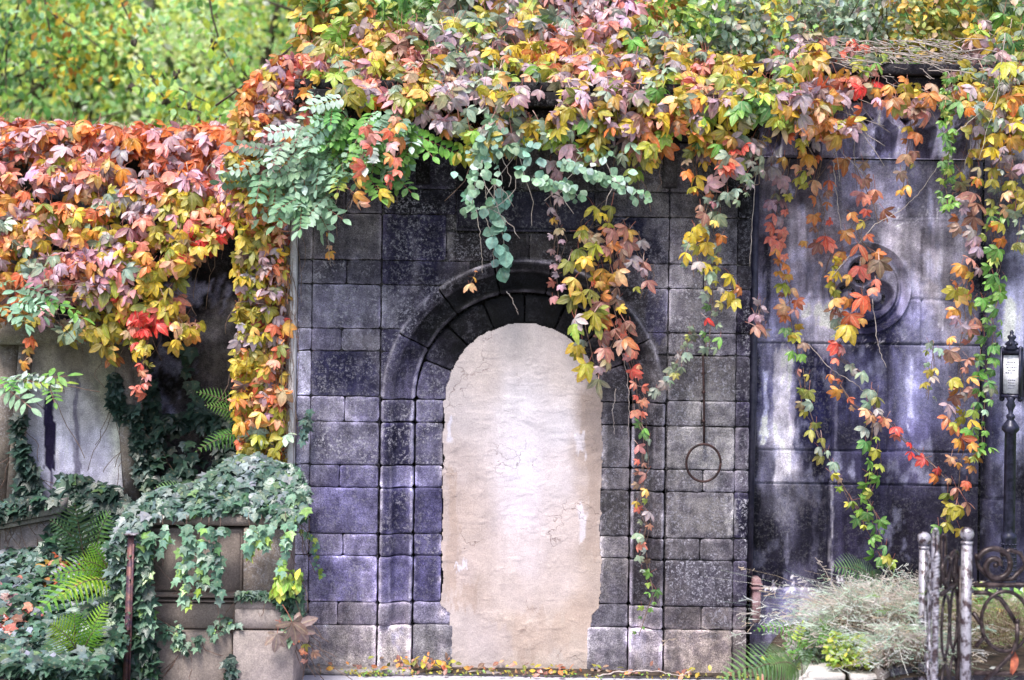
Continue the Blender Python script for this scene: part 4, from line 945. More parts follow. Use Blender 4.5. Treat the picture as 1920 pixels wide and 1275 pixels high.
# palettes: (weight, base colour, tip colour) as seen in the photograph
PAL = {
 'rust': [(3,(216,104,50),(226,130,60)),(2,(180,78,46),(200,96,56)),(1,(205,150,60),(225,120,50)),(2,(206,176,190),(200,160,176)),(1,(214,130,120),(226,140,120))],
 'pink': [(3,(216,160,176),(230,160,160)),(3,(210,182,202),(214,164,182)),(2,(228,130,120),(238,150,120)),(1,(222,160,80),(230,130,90)),(1,(150,90,110),(180,100,110))],
 'mauve':[(5,(182,166,180),(190,160,172)),(2,(186,160,172),(196,150,160)),(1,(128,104,112),(150,110,112)),(1,(150,150,110),(165,150,130)),(.6,(200,160,60),(190,130,80))],  # sky sheen put into the base colour of dark red-purple leaves
 'brown':[(4,(160,112,104),(176,116,100)),(2,(140,110,100),(170,130,110)),(1,(186,120,70),(205,110,70))],
 'yel':  [(4,(210,186,62),(222,178,60)),(3,(170,164,56),(190,182,70)),(1,(120,130,56),(150,150,60)),(1,(228,196,110),(232,150,80)),(1,(150,150,60),(190,170,60)),(.6,(220,140,60),(226,110,60))],
 'oli':  [(3,(160,152,58),(184,164,60)),(2,(128,136,66),(150,150,70)),(1,(178,160,130),(190,150,120))],
 'ora':  [(3,(222,150,76),(230,124,80)),(2,(228,180,84),(226,136,74)),(1.5,(208,104,70),(224,116,80)),(2,(230,190,150),(232,150,120))],
 'coral':[(3,(226,118,104),(236,130,110)),(1.5,(216,84,74),(230,100,84)),(2,(232,160,130),(232,130,110)),(1,(214,150,150),(220,140,140))],
 'red':  [(3,(220,44,48),(232,70,60)),(1,(200,50,60),(225,80,60))],
 'ggr':  [(4,(150,172,156),(160,176,152)),(2,(120,140,120),(140,150,120)),(1,(166,160,160),(170,150,150)),(.5,(160,160,80),(180,165,90))],
 'gre':  [(3,(104,160,72),(130,176,80)),(2,(84,136,76),(110,150,80)),(1,(150,176,80),(170,180,80))],
 'mint': [(4,(150,184,158),(162,194,168)),(3,(116,152,122),(134,166,138)),(1,(190,212,204),(196,214,206)),(1,(110,150,116),(130,160,120))],
 'teal': [(3,(146,190,176),(156,198,184)),(2,(112,156,140),(124,164,148))],
 'ivy':  [(4,(92,132,108),(100,140,112)),(3,(66,106,84),(76,114,88)),(1.5,(136,160,158),(140,164,158)),(1,(60,86,78),(66,92,80)),(.5,(110,150,100),(130,170,100))],
 'ivyl': [(3,(142,168,166),(146,172,166)),(3,(108,146,130),(116,152,134)),(2,(84,126,100),(92,134,104)),(1,(190,202,214),(190,202,210)),(.4,(150,180,130),(160,190,130))],
 'ivyg': [(4,(128,172,146),(142,184,140)),(2,(104,150,128),(120,160,124)),(1,(156,200,110),(170,210,110))],
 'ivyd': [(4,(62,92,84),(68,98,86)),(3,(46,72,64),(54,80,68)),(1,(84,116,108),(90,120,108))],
 'lime': [(3,(160,192,76),(176,204,86)),(1,(196,200,76),(206,206,90)),(1,(120,160,60),(140,176,70))],
 'bg':   [(4,(160,200,100),(180,212,110)),(3,(130,176,96),(150,190,106)),(2,(196,208,90),(212,216,100)),(2,(170,208,160),(186,216,170))],
 'bgm':  [(4,(156,210,130),(170,218,140)),(2,(140,180,130),(150,190,130)),(1,(196,216,130),(206,220,130))],
 'bgy':  [(4,(206,206,80),(222,214,96)),(2,(176,196,80),(190,206,80)),(.6,(216,176,60),(222,186,60)),(2,(190,216,140),(200,220,150))],
 'bgd':  [(3,(74,110,66),(90,126,70)),(3,(96,130,90),(110,140,90)),(1,(60,84,60),(70,96,60))],
 'amb':  [(3,(206,170,60),(216,180,70)),(3,(140,156,66),(160,166,70)),(1,(176,120,60),(190,120,60)),(2,(110,150,80),(130,160,90))],
}
PAL['bigl'] = [(1,(128,112,106),(136,116,106)),(1,(116,112,100),(126,116,104))]; PAL['fernd'] = [(2,(88,130,66),(104,146,72)),(1,(76,116,70),(90,130,74))]; PAL['ferny'] = [(2,(150,190,66),(180,206,80)),(2,(120,176,70),(150,190,76))]; PAL['fernm'] = [(2,(110,160,80),(130,180,90))]
def pick(pals, rng, jit=.18, g=1.0):
    n = len(pals); C = np.zeros((n, 3)); T = np.zeros((n, 3)); pals = np.asarray(pals)
    for p in set(pals.tolist()):
        m = np.where(pals == p)[0]; L = PAL[p]; wt = np.array([a[0] for a in L], float); wt /= wt.sum()
        k = rng.choice(len(L), len(m), p=wt); c = np.array([a[1] for a in L], float)[k]; t = np.array([a[2] for a in L], float)[k]
        C[m] = alb(c, g); T[m] = alb(t, g)
    j = 1 + rng.normal(0, jit, (n, 1)); hj = 1 + rng.normal(0, .05, (n, 3))
    return np.clip(C * j * hj, .004, .85), np.clip(T * j * hj, .004, .85)
def seed_pal(seeds, px, py, rng, jit=28):
    X = px + rng.normal(0, jit, len(px)); Y = py + rng.normal(0, jit, len(px))
    S = np.array([(a, b) for a, b, *_ in seeds], float); d = (X[:, None] - S[:, 0]) ** 2 + (Y[:, None] - S[:, 1]) ** 2; k = d.argmin(1)
    return np.array([seeds[i][2] if (len(seeds[i]) < 4 or rng.rand() < .62) else seeds[i][3] for i in k])
def inpoly(px, py, poly):
    r = np.zeros(len(px), bool); n = len(poly)
    for i in range(n):
        x0, y0 = poly[i]; x1, y1 = poly[(i + 1) % n]
        c = ((y0 > py) != (y1 > py)); xx = (x1 - x0) * (py - y0) / ((y1 - y0) if y1 != y0 else 1e-9) + x0; r ^= c & (px < xx)
    return r
def sample(poly, n, rng, dens=None):
    P = np.array(poly); lo, hi = P.min(0), P.max(0); out = np.zeros((0, 2))
    while len(out) < n:
        q = rng.uniform(lo, hi, (n * 3, 2)); m = inpoly(q[:, 0], q[:, 1], poly)
        if dens is not None: m &= rng.rand(len(q)) < dens(q[:, 0], q[:, 1])
        out = np.concatenate([out, q[m]])
    return out[:n]
def wiggle(p0, p1, rng, n=10, amp=.03):
    t = np.linspace(0, 1, n)[:, None]; P = np.asarray(p0) * (1 - t) + np.asarray(p1) * t
    return P + np.cumsum(rng.normal(0, amp / 3, (n, 3)), 0) * np.array([1, .5, .4]) * np.sin(t * math.pi)
def stems(mb, pxy, Yf, rng, n, length=(60, 160), r=.0022, ang=90, da=25):
    for i in range(n):
        x, y = pxy[rng.randint(len(pxy))]; L = rng.uniform(*length); a = math.radians(ang + rng.normal(0, da))
        x2, y2 = x + L * math.cos(a), y + L * math.sin(a); Y = float(Yf(np.array([x]), np.array([y]))[0]) + .02
        mb.tube(wiggle(W(x, y, Y), W(x2, y2, Y), rng, 8, .04), r, 4)
def mass(name, label, poly, n, size, Yf, seeds, dens=None, thick=.12, nrm=(0, -1, .5), spread=.5, down=(0, -.3, -1), tmpl=None, mat=None, cat='creeper', group=None, nst=40, seed=1, jit=15, parent=None, part='leaves', stem_mat=None, sang=90, gain=None, lift=0, swap=0, sw=('gre', 'ggr', 'oli', 'yel', 'yel', 'lime', 'ggr')):
    if tmpl is None: n = int(n * 1.55); lift *= .6
    rng = np.random.RandomState(seed); q = sample(poly, n, rng, dens); q[:, 1] -= lift; Y = Yf(q[:, 0], q[:, 1])
    dep = rng.beta(1.2, 1.6, n) * thick; P = W(q[:, 0], q[:, 1], Y + dep)
    if parent is None:
        c = P.mean(0); parent = empty(name, label, cat, (float(c[0]), float(c[1]), float(P[:, 2].min())), group)
    s = rng.uniform(size[0] * .8, size[1], n) * (.74 if tmpl is None else 1); s = s / S0 * (9 + Y) / 9
    pl_ = seed_pal(seeds, q[:, 0], q[:, 1], rng, jit)
    if swap:
        pn = vnoise(q[:, 0] / 34, q[:, 1] / 28, seed + 5) + rng.normal(0, .08, n); pk = (vnoise(q[:, 0] / 46, q[:, 1] / 40, seed + 6) * 1.3 * len(sw)).astype(int) % len(sw); pl_ = np.where(pn < swap * .95, np.array(sw)[pk], pl_)
    C, T = pick(pl_, rng, g=gain or 1.0)
    leaves(part, tmpl or T_PAL, P, frames(n, rng, nrm, spread, down), s, C, T, mat or M_LEAF, parent, rng)
    if nst:
        mb = MB(); stems(mb, q, lambda x, y: Yf(x, y) + thick * .6, rng, nst, ang=sang); mb.build('stems', stem_mat or M_STEM, parent)
    return parent
def strand(label, pts, Y, size, seeds, dens=1.0, width=14, name='creeper_strand', group='creeper strands hanging over the tomb walls', tmpl=None, mat=None, seed=None, nrm=(0, -1, .45), spread=.4, stem=.0028, stem_mat=None, cat='creeper strand', taper=True, extra_stems=2, thick=.07, rope=None, down=(0, -.3, -1)):
    if tmpl is None: size = tuple(v * .8 for v in size)
    seed = seed if seed is not None else int(pts[0][0] * 7 + pts[0][1]) % 9999
    rng = np.random.RandomState(seed); P = np.array(pts, float); seg = np.hypot(*np.diff(P, axis=0).T); L = seg.sum(); cum = np.concatenate([[0], np.cumsum(seg)])
    n = max(3, int(L / (size[0] * .42) * dens * (1.2 if tmpl is None else 1))); t = (np.arange(n) + rng.uniform(-.3, .3, n)).clip(0, n - 1) / n * L
    x = np.interp(t, cum, P[:, 0]); y = np.interp(t, cum, P[:, 1]); side = np.where(np.arange(n) % 2, 1, -1) * rng.uniform(.2, 1, n)
    x = x + side * width; y = y + rng.normal(0, width * .3, n)
    Yv = (Y if np.isscalar(Y) else np.interp(t / L, np.linspace(0, 1, len(Y)), Y)); Yv = Yv + np.zeros(n)
    W0 = W(x, y, Yv - rng.uniform(.0, thick, n))
    b = W(*pts[0], Y if np.isscalar(Y) else Y[0]); par = empty(name, label, cat, tuple(map(float, b)), group)
    s = np.interp(t / L, [0, 1], [size[0], size[-1]]) * rng.uniform(.5, 1.22, n) / S0 * (9 + Yv) / 9
    C, T = pick(seed_pal(seeds, x, y, rng, 14), rng)
    leaves('leaves', tmpl or T_PAL, W0, frames(n, rng, nrm, spread, down), s, C, T, mat or M_LEAF, par, rng)
    mb = MB()
    for k in range(1 + extra_stems):
        off = rng.normal(0, 1, (len(P), 2)) * (0 if k == 0 else width * .5); q = P + off
        m = 6 * len(P); tt = np.linspace(0, L if k == 0 else L * rng.uniform(.5, .95), m)
        xx = np.interp(tt, cum, q[:, 0]) + np.cumsum(rng.normal(0, .8, m)) * .6; yy = np.interp(tt, cum, q[:, 1])
        Yk = (Y if np.isscalar(Y) else np.interp(tt / L, np.linspace(0, 1, len(Y)), Y))
        mb.tube(W(xx, yy, np.zeros(m) + Yk + .004), stem * (1 if k == 0 else .6), 5)
    mb.build('stems', stem_mat or M_STEM, par)
    return par
def twig(label, pts, Y, r=.003, mat=None, name='bare_twig', cat='twig', group='bare twigs hanging on the walls'):
    rng = np.random.RandomState(int(sum(pts[0])) % 999); P = np.array(pts, float); m = 8 * (len(P) - 1) + 1
    t = np.linspace(0, len(P) - 1, m); x = np.interp(t, range(len(P)), P[:, 0]) + rng.normal(0, .9, m); y = np.interp(t, range(len(P)), P[:, 1]) + rng.normal(0, .9, m)
    mb = MB(); mb.tube(W(x, y, np.zeros(m) + Y), np.linspace(r, r * .5, m), 6)
    o = mb.build(name, mat or M_TWIG, None, True); return tag(o, label, cat, group)
CG = 'creeper masses draped over the walls'

# ---- A: big bank over the rear wall (left)
pA = [(-60, 232), (60, 236), (150, 250), (300, 256), (400, 246), (450, 262), (452, 330), (430, 440), (372, 500), (386, 560), (378, 650), (322, 668), (300, 610), (272, 640), (256, 672), (205, 680), (168, 645), (110, 636), (96, 610), (40, 628), (-60, 612)]
seedsA = [(0,250,'rust'),(60,255,'rust'),(120,262,'rust'),(180,268,'rust'),(250,262,'rust'),(310,262,'rust'),(370,262,'rust'),(420,280,'rust','pink'),(30,300,'pink','mauve'),(110,320,'pink'),(200,330,'pink','mauve'),(300,320,'rust','pink'),(150,300,'coral','pink'),(260,345,'mauve','pink'),
 (400,330,'pink','rust'),(10,390,'ora','pink'),(70,400,'yel','pink'),(130,400,'ora','yel'),(40,440,'ora','pink'),(200,390,'yel','ggr'),(265,370,'mauve'),(275,400,'pink','mauve'),(330,390,'yel'),(330,430,'yel','oli'),(400,400,'coral','yel'),(400,445,'red','yel'),(60,470,'ggr','yel'),(130,490,'pink'),(190,490,'pink','mauve'),
 (240,480,'yel','pink'),(290,450,'yel','pink'),(330,500,'ora','yel'),(360,540,'yel','pink'),(30,530,'ora','mauve'),(90,560,'mauve','pink'),(150,560,'mauve','oli'),(210,560,'pink','yel'),(290,530,'oli','yel'),(330,580,'yel'),(120,610,'ggr','oli'),(180,610,'oli','yel'),(220,620,'yel','oli'),(265,600,'red','coral'),(60,620,'oli'),(200,660,'mauve','yel'),(230,680,'yel'),(340,630,'yel','ora'),(370,620,'ora','yel')]
def YA(x, y): return np.interp(y, [230, 300, 500, 720], [.75, .30, .10, .25])
def dA(x, y):
    d = np.ones_like(x)
    d = np.where((x > 300) & (y > 480), .28, d); d = np.where((x > 395) & (y > 330) & (y < 470), .6, d)
    d = np.where((x < 280) & (y > 560), .55, d); d = np.where((x < 200) & (y > 640), .3, d); d = np.where((x > 150) & (x < 240) & (y > 415) & (y < 450), .35, d)
    return d * np.where(vnoise(x / 32, y / 24, 77) < np.where(y > 290, .38, .2), .06, 1)
a = mass('creeper_bank', 'dense bank of rust, pink and yellow creeper covering the top of the rear wall', pA, 1500, (44, 74), YA, seedsA, dA, .22, seed=21, group=CG, nst=70, spread=.55, lift=22, swap=.14, sw=('yel', 'yel', 'oli', 'ggr'))
rng = np.random.RandomState(3)
q = sample([(-60, 228), (470, 238), (470, 275), (-60, 290)], 480, rng); Yq = rng.uniform(.35, 1.2, 480)
C, T = pick(['rust' if rng.rand() < .7 else ['pink', 'ora', 'mauve'][rng.randint(3)] for _ in range(480)], rng); leaves('top_leaves', T_PAL, W(q[:, 0], q[:, 1] + (Yq - .6) * -8, Yq), frames(480, rng, (0, -.55, 1), .4, (0, -1, -.2)), rng.uniform(32, 52, 480) / S0 * 1.06, C, T, M_LEAF, a, rng)
# ---- B: column at the wall edge
pB_ = [(432, 245), (470, 150), (520, 110), (600, 120), (620, 200), (560, 300), (528, 420), (534, 560), (530, 700), (540, 800), (536, 878), (500, 872), (452, 846), (440, 760), (446, 640), (436, 520), (452, 450), (420, 330)]
seedsB = [(470,170,'ora','rust'),(520,130,'rust','pink'),(570,150,'pink','coral'),(520,190,'pink','mauve'),(450,230,'ora','yel'),(500,260,'pink','mauve'),(440,300,'yel','rust'),(480,320,'yel'),(540,260,'mauve'),(450,370,'yel','pink'),(500,400,'yel','ora'),(530,430,'ora','coral'),(470,450,'oli','yel'),(500,490,'mauve','yel'),(530,500,'ora','yel'),(460,560,'yel'),(500,560,'mauve','yel'),(530,600,'coral','ora'),(470,620,'mauve','yel'),(540,660,'coral','ora'),(500,660,'yel','oli'),(460,690,'yel'),(500,730,'ora','mauve'),(470,770,'ora','yel'),(530,760,'yel','ora'),(500,800,'ggr','yel'),(520,840,'yel')]
mass('creeper_column', 'tall yellow and orange creeper column down the left edge of the arched wall', pB_, 1000, (36, 62), lambda x, y: np.interp(y, [100, 250, 500, 880], [-.2, -.28, -.12, -.1]), seedsB, lambda x, y: np.where(vnoise(x / 26, y / 30, 5) < .25, .3, 1), .24, seed=22, group=CG, nst=80, spread=.7, lift=14, swap=.15, sw=('yel', 'oli', 'yel'))
# ---- C: bank over the arched wall's cornice
pC = [(560, 120), (600, 60), (680, 40), (760, 60), (820, 20), (880, -50), (1120, -50), (1180, 10), (1240, 60), (1330, 110), (1420, 120), (1480, 100), (1530, 60), (1560, 180), (1530, 250), (1470, 300), (1440, 270), (1400, 300), (1370, 330), (1330, 300), (1290, 300), (1250, 240), (1240, 300), (1190, 330), (1150, 300), (1080, 300), (1020, 262), (960, 290), (900, 300), (850, 300), (830, 240), (760, 215), (640, 190), (570, 200)]
seedsC = [(620,130,'pink','ora'),(590,90,'ora','yel'),(640,80,'yel'),(680,160,'pink','coral'),(710,170,'pink','mauve'),(740,190,'pink','coral'),(660,60,'yel','mauve'),(700,90,'yel','oli'),(780,110,'brown','pink'),(780,140,'coral','ora'),(800,160,'yel','ora'),(840,75,'mauve','ggr'),(880,30,'ggr'),(920,20,'ggr','mauve'),(880,60,'ggr','mauve'),(930,80,'mauve','ggr'),(1000,20,'mauve','ora'),(1000,60,'brown','mauve'),(1050,20,'mauve','pink'),(1060,60,'mauve','yel'),(1110,50,'pink','mauve'),(1050,90,'ora','coral'),(1130,80,'mauve','yel'),
 (850,170,'mauve'),(870,160,'mauve','ggr'),(960,110,'yel','mauve'),(1000,120,'ora','yel'),(960,145,'ggr'),(930,190,'oli','ggr'),(960,220,'mauve','ggr'),(880,200,'ggr','yel'),(820,210,'mauve','pink'),(850,250,'ora','yel'),(900,250,'mint','yel'),(830,280,'yel'),(1000,160,'mauve','ggr'),(1040,190,'yel','oli'),(1060,160,'mauve','yel'),(1030,220,'mauve','yel'),(1000,240,'oli','yel'),(1090,230,'mauve','oli'),(1130,150,'pink','mauve'),(1170,150,'pink','yel'),(1150,190,'mauve'),(1190,190,'mauve','ggr'),(1110,250,'yel','mauve'),(1170,230,'mauve','yel'),(1210,220,'yel','brown'),(1230,250,'ora','yel'),(1100,290,'yel','oli'),(1180,290,'mint','yel'),(1220,300,'yel','oli'),
 (1200,90,'ggr','mauve'),(1230,120,'ggr','yel'),(1150,110,'ora','yel'),(1270,130,'ggr','yel'),(1300,150,'pink','coral'),(1330,190,'mauve'),(1280,180,'yel','mauve'),(1370,140,'yel','mauve'),(1400,130,'yel','mauve'),(1430,150,'gre','yel'),(1460,150,'gre','ggr'),(1290,230,'ora','yel'),(1310,260,'ora','mauve'),(1360,230,'mauve','yel'),(1360,270,'coral','mauve'),(1400,260,'mauve','ggr'),(1420,240,'mauve','ggr'),(1450,200,'gre','yel'),(1450,240,'oli','gre'),(1500,160,'mauve','pink'),(1520,90,'coral','mauve'),(1530,130,'mauve','ora'),(1480,190,'yel','mauve'),(1520,210,'ora','mauve')]
mass('creeper_bank', 'thick mauve, yellow and pink creeper spilling over the cornice above the arch', pC, 1500, (46, 80), lambda x, y: np.interp(y, [0, 100, 180, 300], [.25, -.1, -.42, -.36]), seedsC, lambda x, y: np.where(vnoise(x / 30, y / 24, 15) < .40, .06, 1) * np.where(y > 190, .75, 1) * np.where(y < 120, .62, 1), .22, seed=23, group=CG, nst=60, spread=.55, lift=20, swap=.38)
# ---- D: bank over the right wall
pD = [(1500, 60), (1560, 60), (1640, 90), (1720, 150), (1800, 120), (1830, 40), (1990, -30), (1990, 260), (1900, 270), (1840, 250), (1800, 200), (1740, 220), (1690, 200), (1640, 190), (1600, 240), (1560, 260), (1530, 240), (1500, 150)]
seedsD = [(1560,90,'mauve','coral'),(1600,110,'coral','ora'),(1580,130,'coral','mauve'),(1560,180,'mauve'),(1630,150,'red','coral'),(1650,160,'coral','pink'),(1620,190,'mauve'),(1560,230,'ora','mauve'),(1590,240,'yel','mauve'),(1700,150,'ora','yel'),(1740,160,'ora','mauve'),(1710,190,'brown','pink'),(1660,190,'ora','brown'),(1740,70,'ora','coral'),(1800,70,'yel','mauve'),(1790,140,'mauve','oli'),(1830,60,'mauve'),(1850,130,'ggr','mauve'),(1880,60,'yel','gre'),(1880,150,'ggr','yel'),(1830,200,'mauve','yel'),(1880,210,'yel'),(1900,30,'gre','ggr'),(1800,180,'gre','yel')]
mass('creeper_bank', 'loose red, mauve and yellow creeper over the cornice of the carved wall', pD, 400, (44, 74), lambda x, y: np.interp(y, [0, 120, 200, 300], [.4, .1, -.12, -.1]), seedsD, lambda x, y: np.where(vnoise(x / 30, y / 30, 25) < .35, .1, 1) * np.where((x > 1650) & (x < 1790), .55, 1), .2, seed=24, group=CG, swap=.25, nst=70, spread=.5, stem_mat=M_TWIG, sang=60)
# ---- mint-coloured locust sprays and snowberry
mass('locust_spray', 'pale mint locust foliage with oval leaflets at the top left corner of the arched wall', [(480, 330), (540, 240), (620, 180), (720, 190), (790, 230), (770, 290), (720, 340), (660, 330), (620, 380), (560, 372), (500, 360)], 120, (66, 104), lambda x, y: x * 0 - .42, [(500,300,'mint'),(600,300,'mint'),(700,250,'gre','mint'),(750,250,'gre','mint')], None, .18, (0, -.8, .7), .35, (-.3, -.5, -.45), T_PIN, M_MINT, 'locust branch', None, 14, 31)
mass('snowberry_branch', 'blue-green snowberry sprigs with small round leaves arching over the middle of the cornice', [(840, 330), (880, 250), (960, 230), (1060, 290), (1120, 250), (1200, 300), (1190, 330), (1080, 350), (1000, 330), (960, 350), (900, 400), (870, 390)], 90, (15, 24), lambda x, y: x * 0 - .45, [(900,300,'mint','teal'),(1000,300,'teal'),(1100,300,'mint')], lambda x, y: np.where(vnoise(x / 22, y / 22, 55) < .45, .08, 1), .14, (0, -.8, .6), .4, (0, -.3, -.6), T_ROUND, M_MINT, 'snowberry', None, 14, 32, stem_mat=M_TWIG)
strand('long snowberry twig of paired pale blue leaves reaching right over the stone', [(1060, 300), (1100, 318), (1150, 340), (1215, 372)], -.5, (19, 17), [(1100, 330, 'mint')], 2.4, 11, 'snowberry_branch', None, T_ROUND, M_MINT, stem=.003, stem_mat=M_TWIG, cat='snowberry', extra_stems=0, down=(.2, -.3, -.4))
strand('drooping snowberry twig with pale round leaves left of the inscription slab', [(905, 300), (890, 340), (880, 400)], -.45, (20, 17), [(880, 350, 'mint')], 2.4, 13, 'snowberry_branch', None, T_ROUND, M_MINT, stem=.003, stem_mat=M_TWIG, cat='snowberry', extra_stems=0)
strand('hanging string of blue-green round leaves over the crown of the arch', [(945, 350), (932, 400), (940, 440), (942, 490), (945, 520)], -.16, (28, 26), [(940, 450, 'teal')], 2.3, 13, 'snowberry_strand', None, T_ROUND, M_MINT, stem=.003, stem_mat=M_TWIG, cat='snowberry strand', extra_stems=0, thick=.05, spread=.25)
strand('pale round-leaved sprig beside the mauve leaves under the cornice', [(1000, 330), (1060, 345), (1090, 372)], -.4, (19, 17), [(1050, 350, 'mint')], 2.6, 14, 'snowberry_branch', None, T_ROUND, M_MINT, stem=.0028, stem_mat=M_TWIG, cat='snowberry', extra_stems=0)
# ---- hanging strands
S = strand
S('red-pink creeper strand ending in a yellow leaf, left of the bracket', [(745, 215), (736, 260), (738, 310), (722, 350), (714, 382)], -.6, (50, 48), [(740,230,'ora'),(740,290,'coral','pink'),(735,340,'coral','pink'),(714,375,'yel')], 1.0, 12)
S('short orange creeper strand hanging at the left top corner of the ashlar', [(690, 230), (680, 300), (672, 355), (660, 390)], -.6, (48, 50), [(680,250,'coral'),(672,350,'ora'),(660,385,'yel','ora')], .9, 10)
S('thin strand of small mauve-grey leaves passing the inscription slab', [(1042, 300), (1040, 360), (1040, 410), (1046, 460), (1040, 510), (1044, 568)], -.12, (40, 26), [(1040,350,'mauve'),(1040,450,'mauve'),(1044,560,'pink')], .8, 12)
S('heavy yellow, orange and mauve creeper curtain over the right haunch of the arch', [(1128, 385), (1105, 430), (1090, 480), (1100, 540), (1092, 600), (1105, 660), (1118, 715)], -.17, (62, 60), [(1130,400,'yel'),(1090,440,'yel','oli'),(1075,500,'yel','oli'),(1080,540,'oli'),(1095,590,'oli','gre'),(1090,620,'yel','ggr'),(1095,650,'mauve','yel'),(1090,690,'yel','brown'),(1130,700,'mauve'),(1110,720,'mauve')], 2.3, 30, thick=.16, seed=101)
S('brown and orange creeper strand with large leaves right of the arch crown', [(1160, 420), (1150, 470), (1140, 520), (1150, 570), (1160, 620), (1140, 660)], -.2, (60, 58), [(1165,450,'ora','brown'),(1140,480,'yel','ora'),(1150,520,'ora','brown'),(1160,560,'ora','yel'),(1150,590,'brown','ora'),(1140,630,'brown','coral'),(1150,660,'brown','yel')], 2.0, 24, thick=.14, seed=102)
S('mauve creeper strand with five-fingered leaves over the plain stones right of the arch', [(1185, 430), (1195, 480), (1215, 505), (1200, 560)], -.14, (60, 44), [(1190,490,'brown','mauve'),(1200,550,'yel','brown')], .9, 16)
S('long strand of coral leaves turning fresh green down the right jamb', [(1165, 600), (1190, 700), (1200, 760), (1208, 820), (1204, 880), (1200, 940), (1212, 985), (1200, 1020), (1212, 1070), (1222, 1110), (1208, 1150), (1196, 1192)], -.1, (48, 26), [(1193,700,'coral'),(1205,765,'brown','coral'),(1212,800,'gre'),(1195,840,'ggr','coral'),(1202,885,'brown'),(1205,920,'yel','gre'),(1205,950,'ggr','gre'),(1175,965,'coral'),(1205,990,'ggr'),(1200,1022,'coral','brown'),(1205,1050,'ggr'),(1222,1080,'gre'),(1215,1120,'gre'),(1205,1150,'gre'),(1196,1190,'gre')], 1.15, 11, seed=103)
S('yellow-green creeper strand beside the tall joint on the right pier', [(1300, 280), (1302, 340), (1330, 380), (1318, 430), (1300, 470), (1306, 520)], -.2, (56, 48), [(1300,340,'yel','mauve'),(1330,340,'brown','pink'),(1310,320,'oli','yel'),(1300,400,'brown'),(1295,430,'yel'),(1310,470,'yel','ggr'),(1300,520,'yel','oli')], 1.5, 18, thick=.12)
S('grey-green and brown creeper strand ending in small red leaves above the iron ring', [(1345, 350), (1335, 420), (1345, 470), (1335, 520), (1340, 560), (1336, 600), (1330, 665)], -.16, (50, 34), [(1340,380,'ggr'),(1340,450,'ggr','yel'),(1330,500,'ggr','yel'),(1320,530,'yel','gre'),(1345,560,'ggr','gre'),(1338,598,'red','ggr'),(1325,640,'gre','ggr')], 1.4, 18)
S('grey-green creeper sprig with pointed leaves high on the right pier', [(1420, 280), (1415, 330), (1398, 348), (1370, 380)], -.3, (44, 34), [(1400,340,'ggr')], 1.3, 20)
S('brown and yellow creeper sprig at the right edge of the ashlar', [(1375, 520), (1372, 560), (1380, 575)], -.12, (54, 44), [(1375,550,'brown','yel')], 1.2, 14)
S('mauve creeper sprig hanging in the gap beside the downpipe', [(1425, 560), (1418, 590), (1428, 620), (1425, 632)], -.05, (50, 46), [(1420,590,'mauve'),(1428,625,'brown','oli')], 1.2, 10)
S('thin tail of small grey-green leaves slanting towards the jamb above the ring', [(1300, 610), (1285, 650), (1268, 690), (1240, 725), (1222, 742)], -.08, (34, 34), [(1260,700,'ggr')], 1.3, 9)
S('orange and yellow creeper strand down the left side of the carved wall', [(1460, 290), (1462, 360), (1452, 440), (1472, 510), (1482, 570), (1490, 640), (1502, 680)], .2, (50, 44), [(1460,370,'mauve'),(1450,430,'coral','ora'),(1455,500,'ora','coral'),(1480,540,'ora','yel'),(1475,570,'brown','ora'),(1490,610,'yel','brown'),(1480,650,'ora','gre'),(1505,680,'brown','yel')], 1.3, 15, seed=104)
S('long slanting strand of small green leaves reaching down towards the dry grass', [(1505, 690), (1512, 760), (1535, 830), (1570, 900), (1605, 960), (1640, 1020), (1690, 1075)], .16, (40, 36), [(1510,700,'oli','brown'),(1520,780,'oli','ggr'),(1530,850,'ggr'),(1570,910,'lime','oli'),(1610,980,'lime','gre'),(1640,1040,'gre'),(1690,1078,'lime')], .75, 12, seed=105)
S('orange creeper strand with dark brown leaves left of the medallion', [(1545, 290), (1530, 350), (1545, 400), (1530, 450), (1560, 470), (1545, 510)], .2, (52, 46), [(1540,360,'yel','brown'),(1520,330,'ora'),(1510,370,'ora','yel'),(1530,430,'brown','coral'),(1510,470,'brown','ora'),(1550,480,'ora','yel'),(1545,510,'yel')], 1.1, 22)
S('bright orange creeper strand hanging across the middle of the medallion', [(1600, 400), (1612, 450), (1640, 480), (1620, 520), (1612, 560), (1600, 600), (1605, 625)], .16, (64, 62), [(1590,420,'yel','ora'),(1620,450,'yel','ora'),(1640,480,'brown','ora'),(1655,530,'coral'),(1620,520,'ora','coral'),(1590,560,'ora'),(1560,590,'yel'),(1610,600,'ora','coral')], 1.25, 26, thick=.12, seed=106)
S('short brown and yellow creeper strand under the niche frieze on the right', [(1712, 200), (1706, 260), (1700, 330), (1690, 372)], .14, (50, 40), [(1710,230,'brown','yel'),(1695,350,'ora','brown')], .9, 12)
S('loose yellow and mauve creeper strand over the first pointed niches', [(1500, 200), (1512, 260), (1500, 320), (1490, 372)], .1, (56, 46), [(1500,240,'yel','mauve'),(1500,330,'yel','ora')], 1.2, 16)
S('coral and brown creeper strand above the medallion', [(1600, 300), (1620, 350), (1640, 390), (1648, 420)], .18, (58, 46), [(1600,310,'brown'),(1585,350,'coral','brown'),(1640,370,'coral','brown'),(1650,400,'coral')], 1.3, 24)
S('two vivid coral leaf bunches hanging below the medallion', [(1575, 640), (1572, 670), (1600, 690), (1628, 705)], .17, (52, 44), [(1575,670,'coral'),(1628,700,'coral'),(1600,685,'ggr','coral')], 1.0, 8)
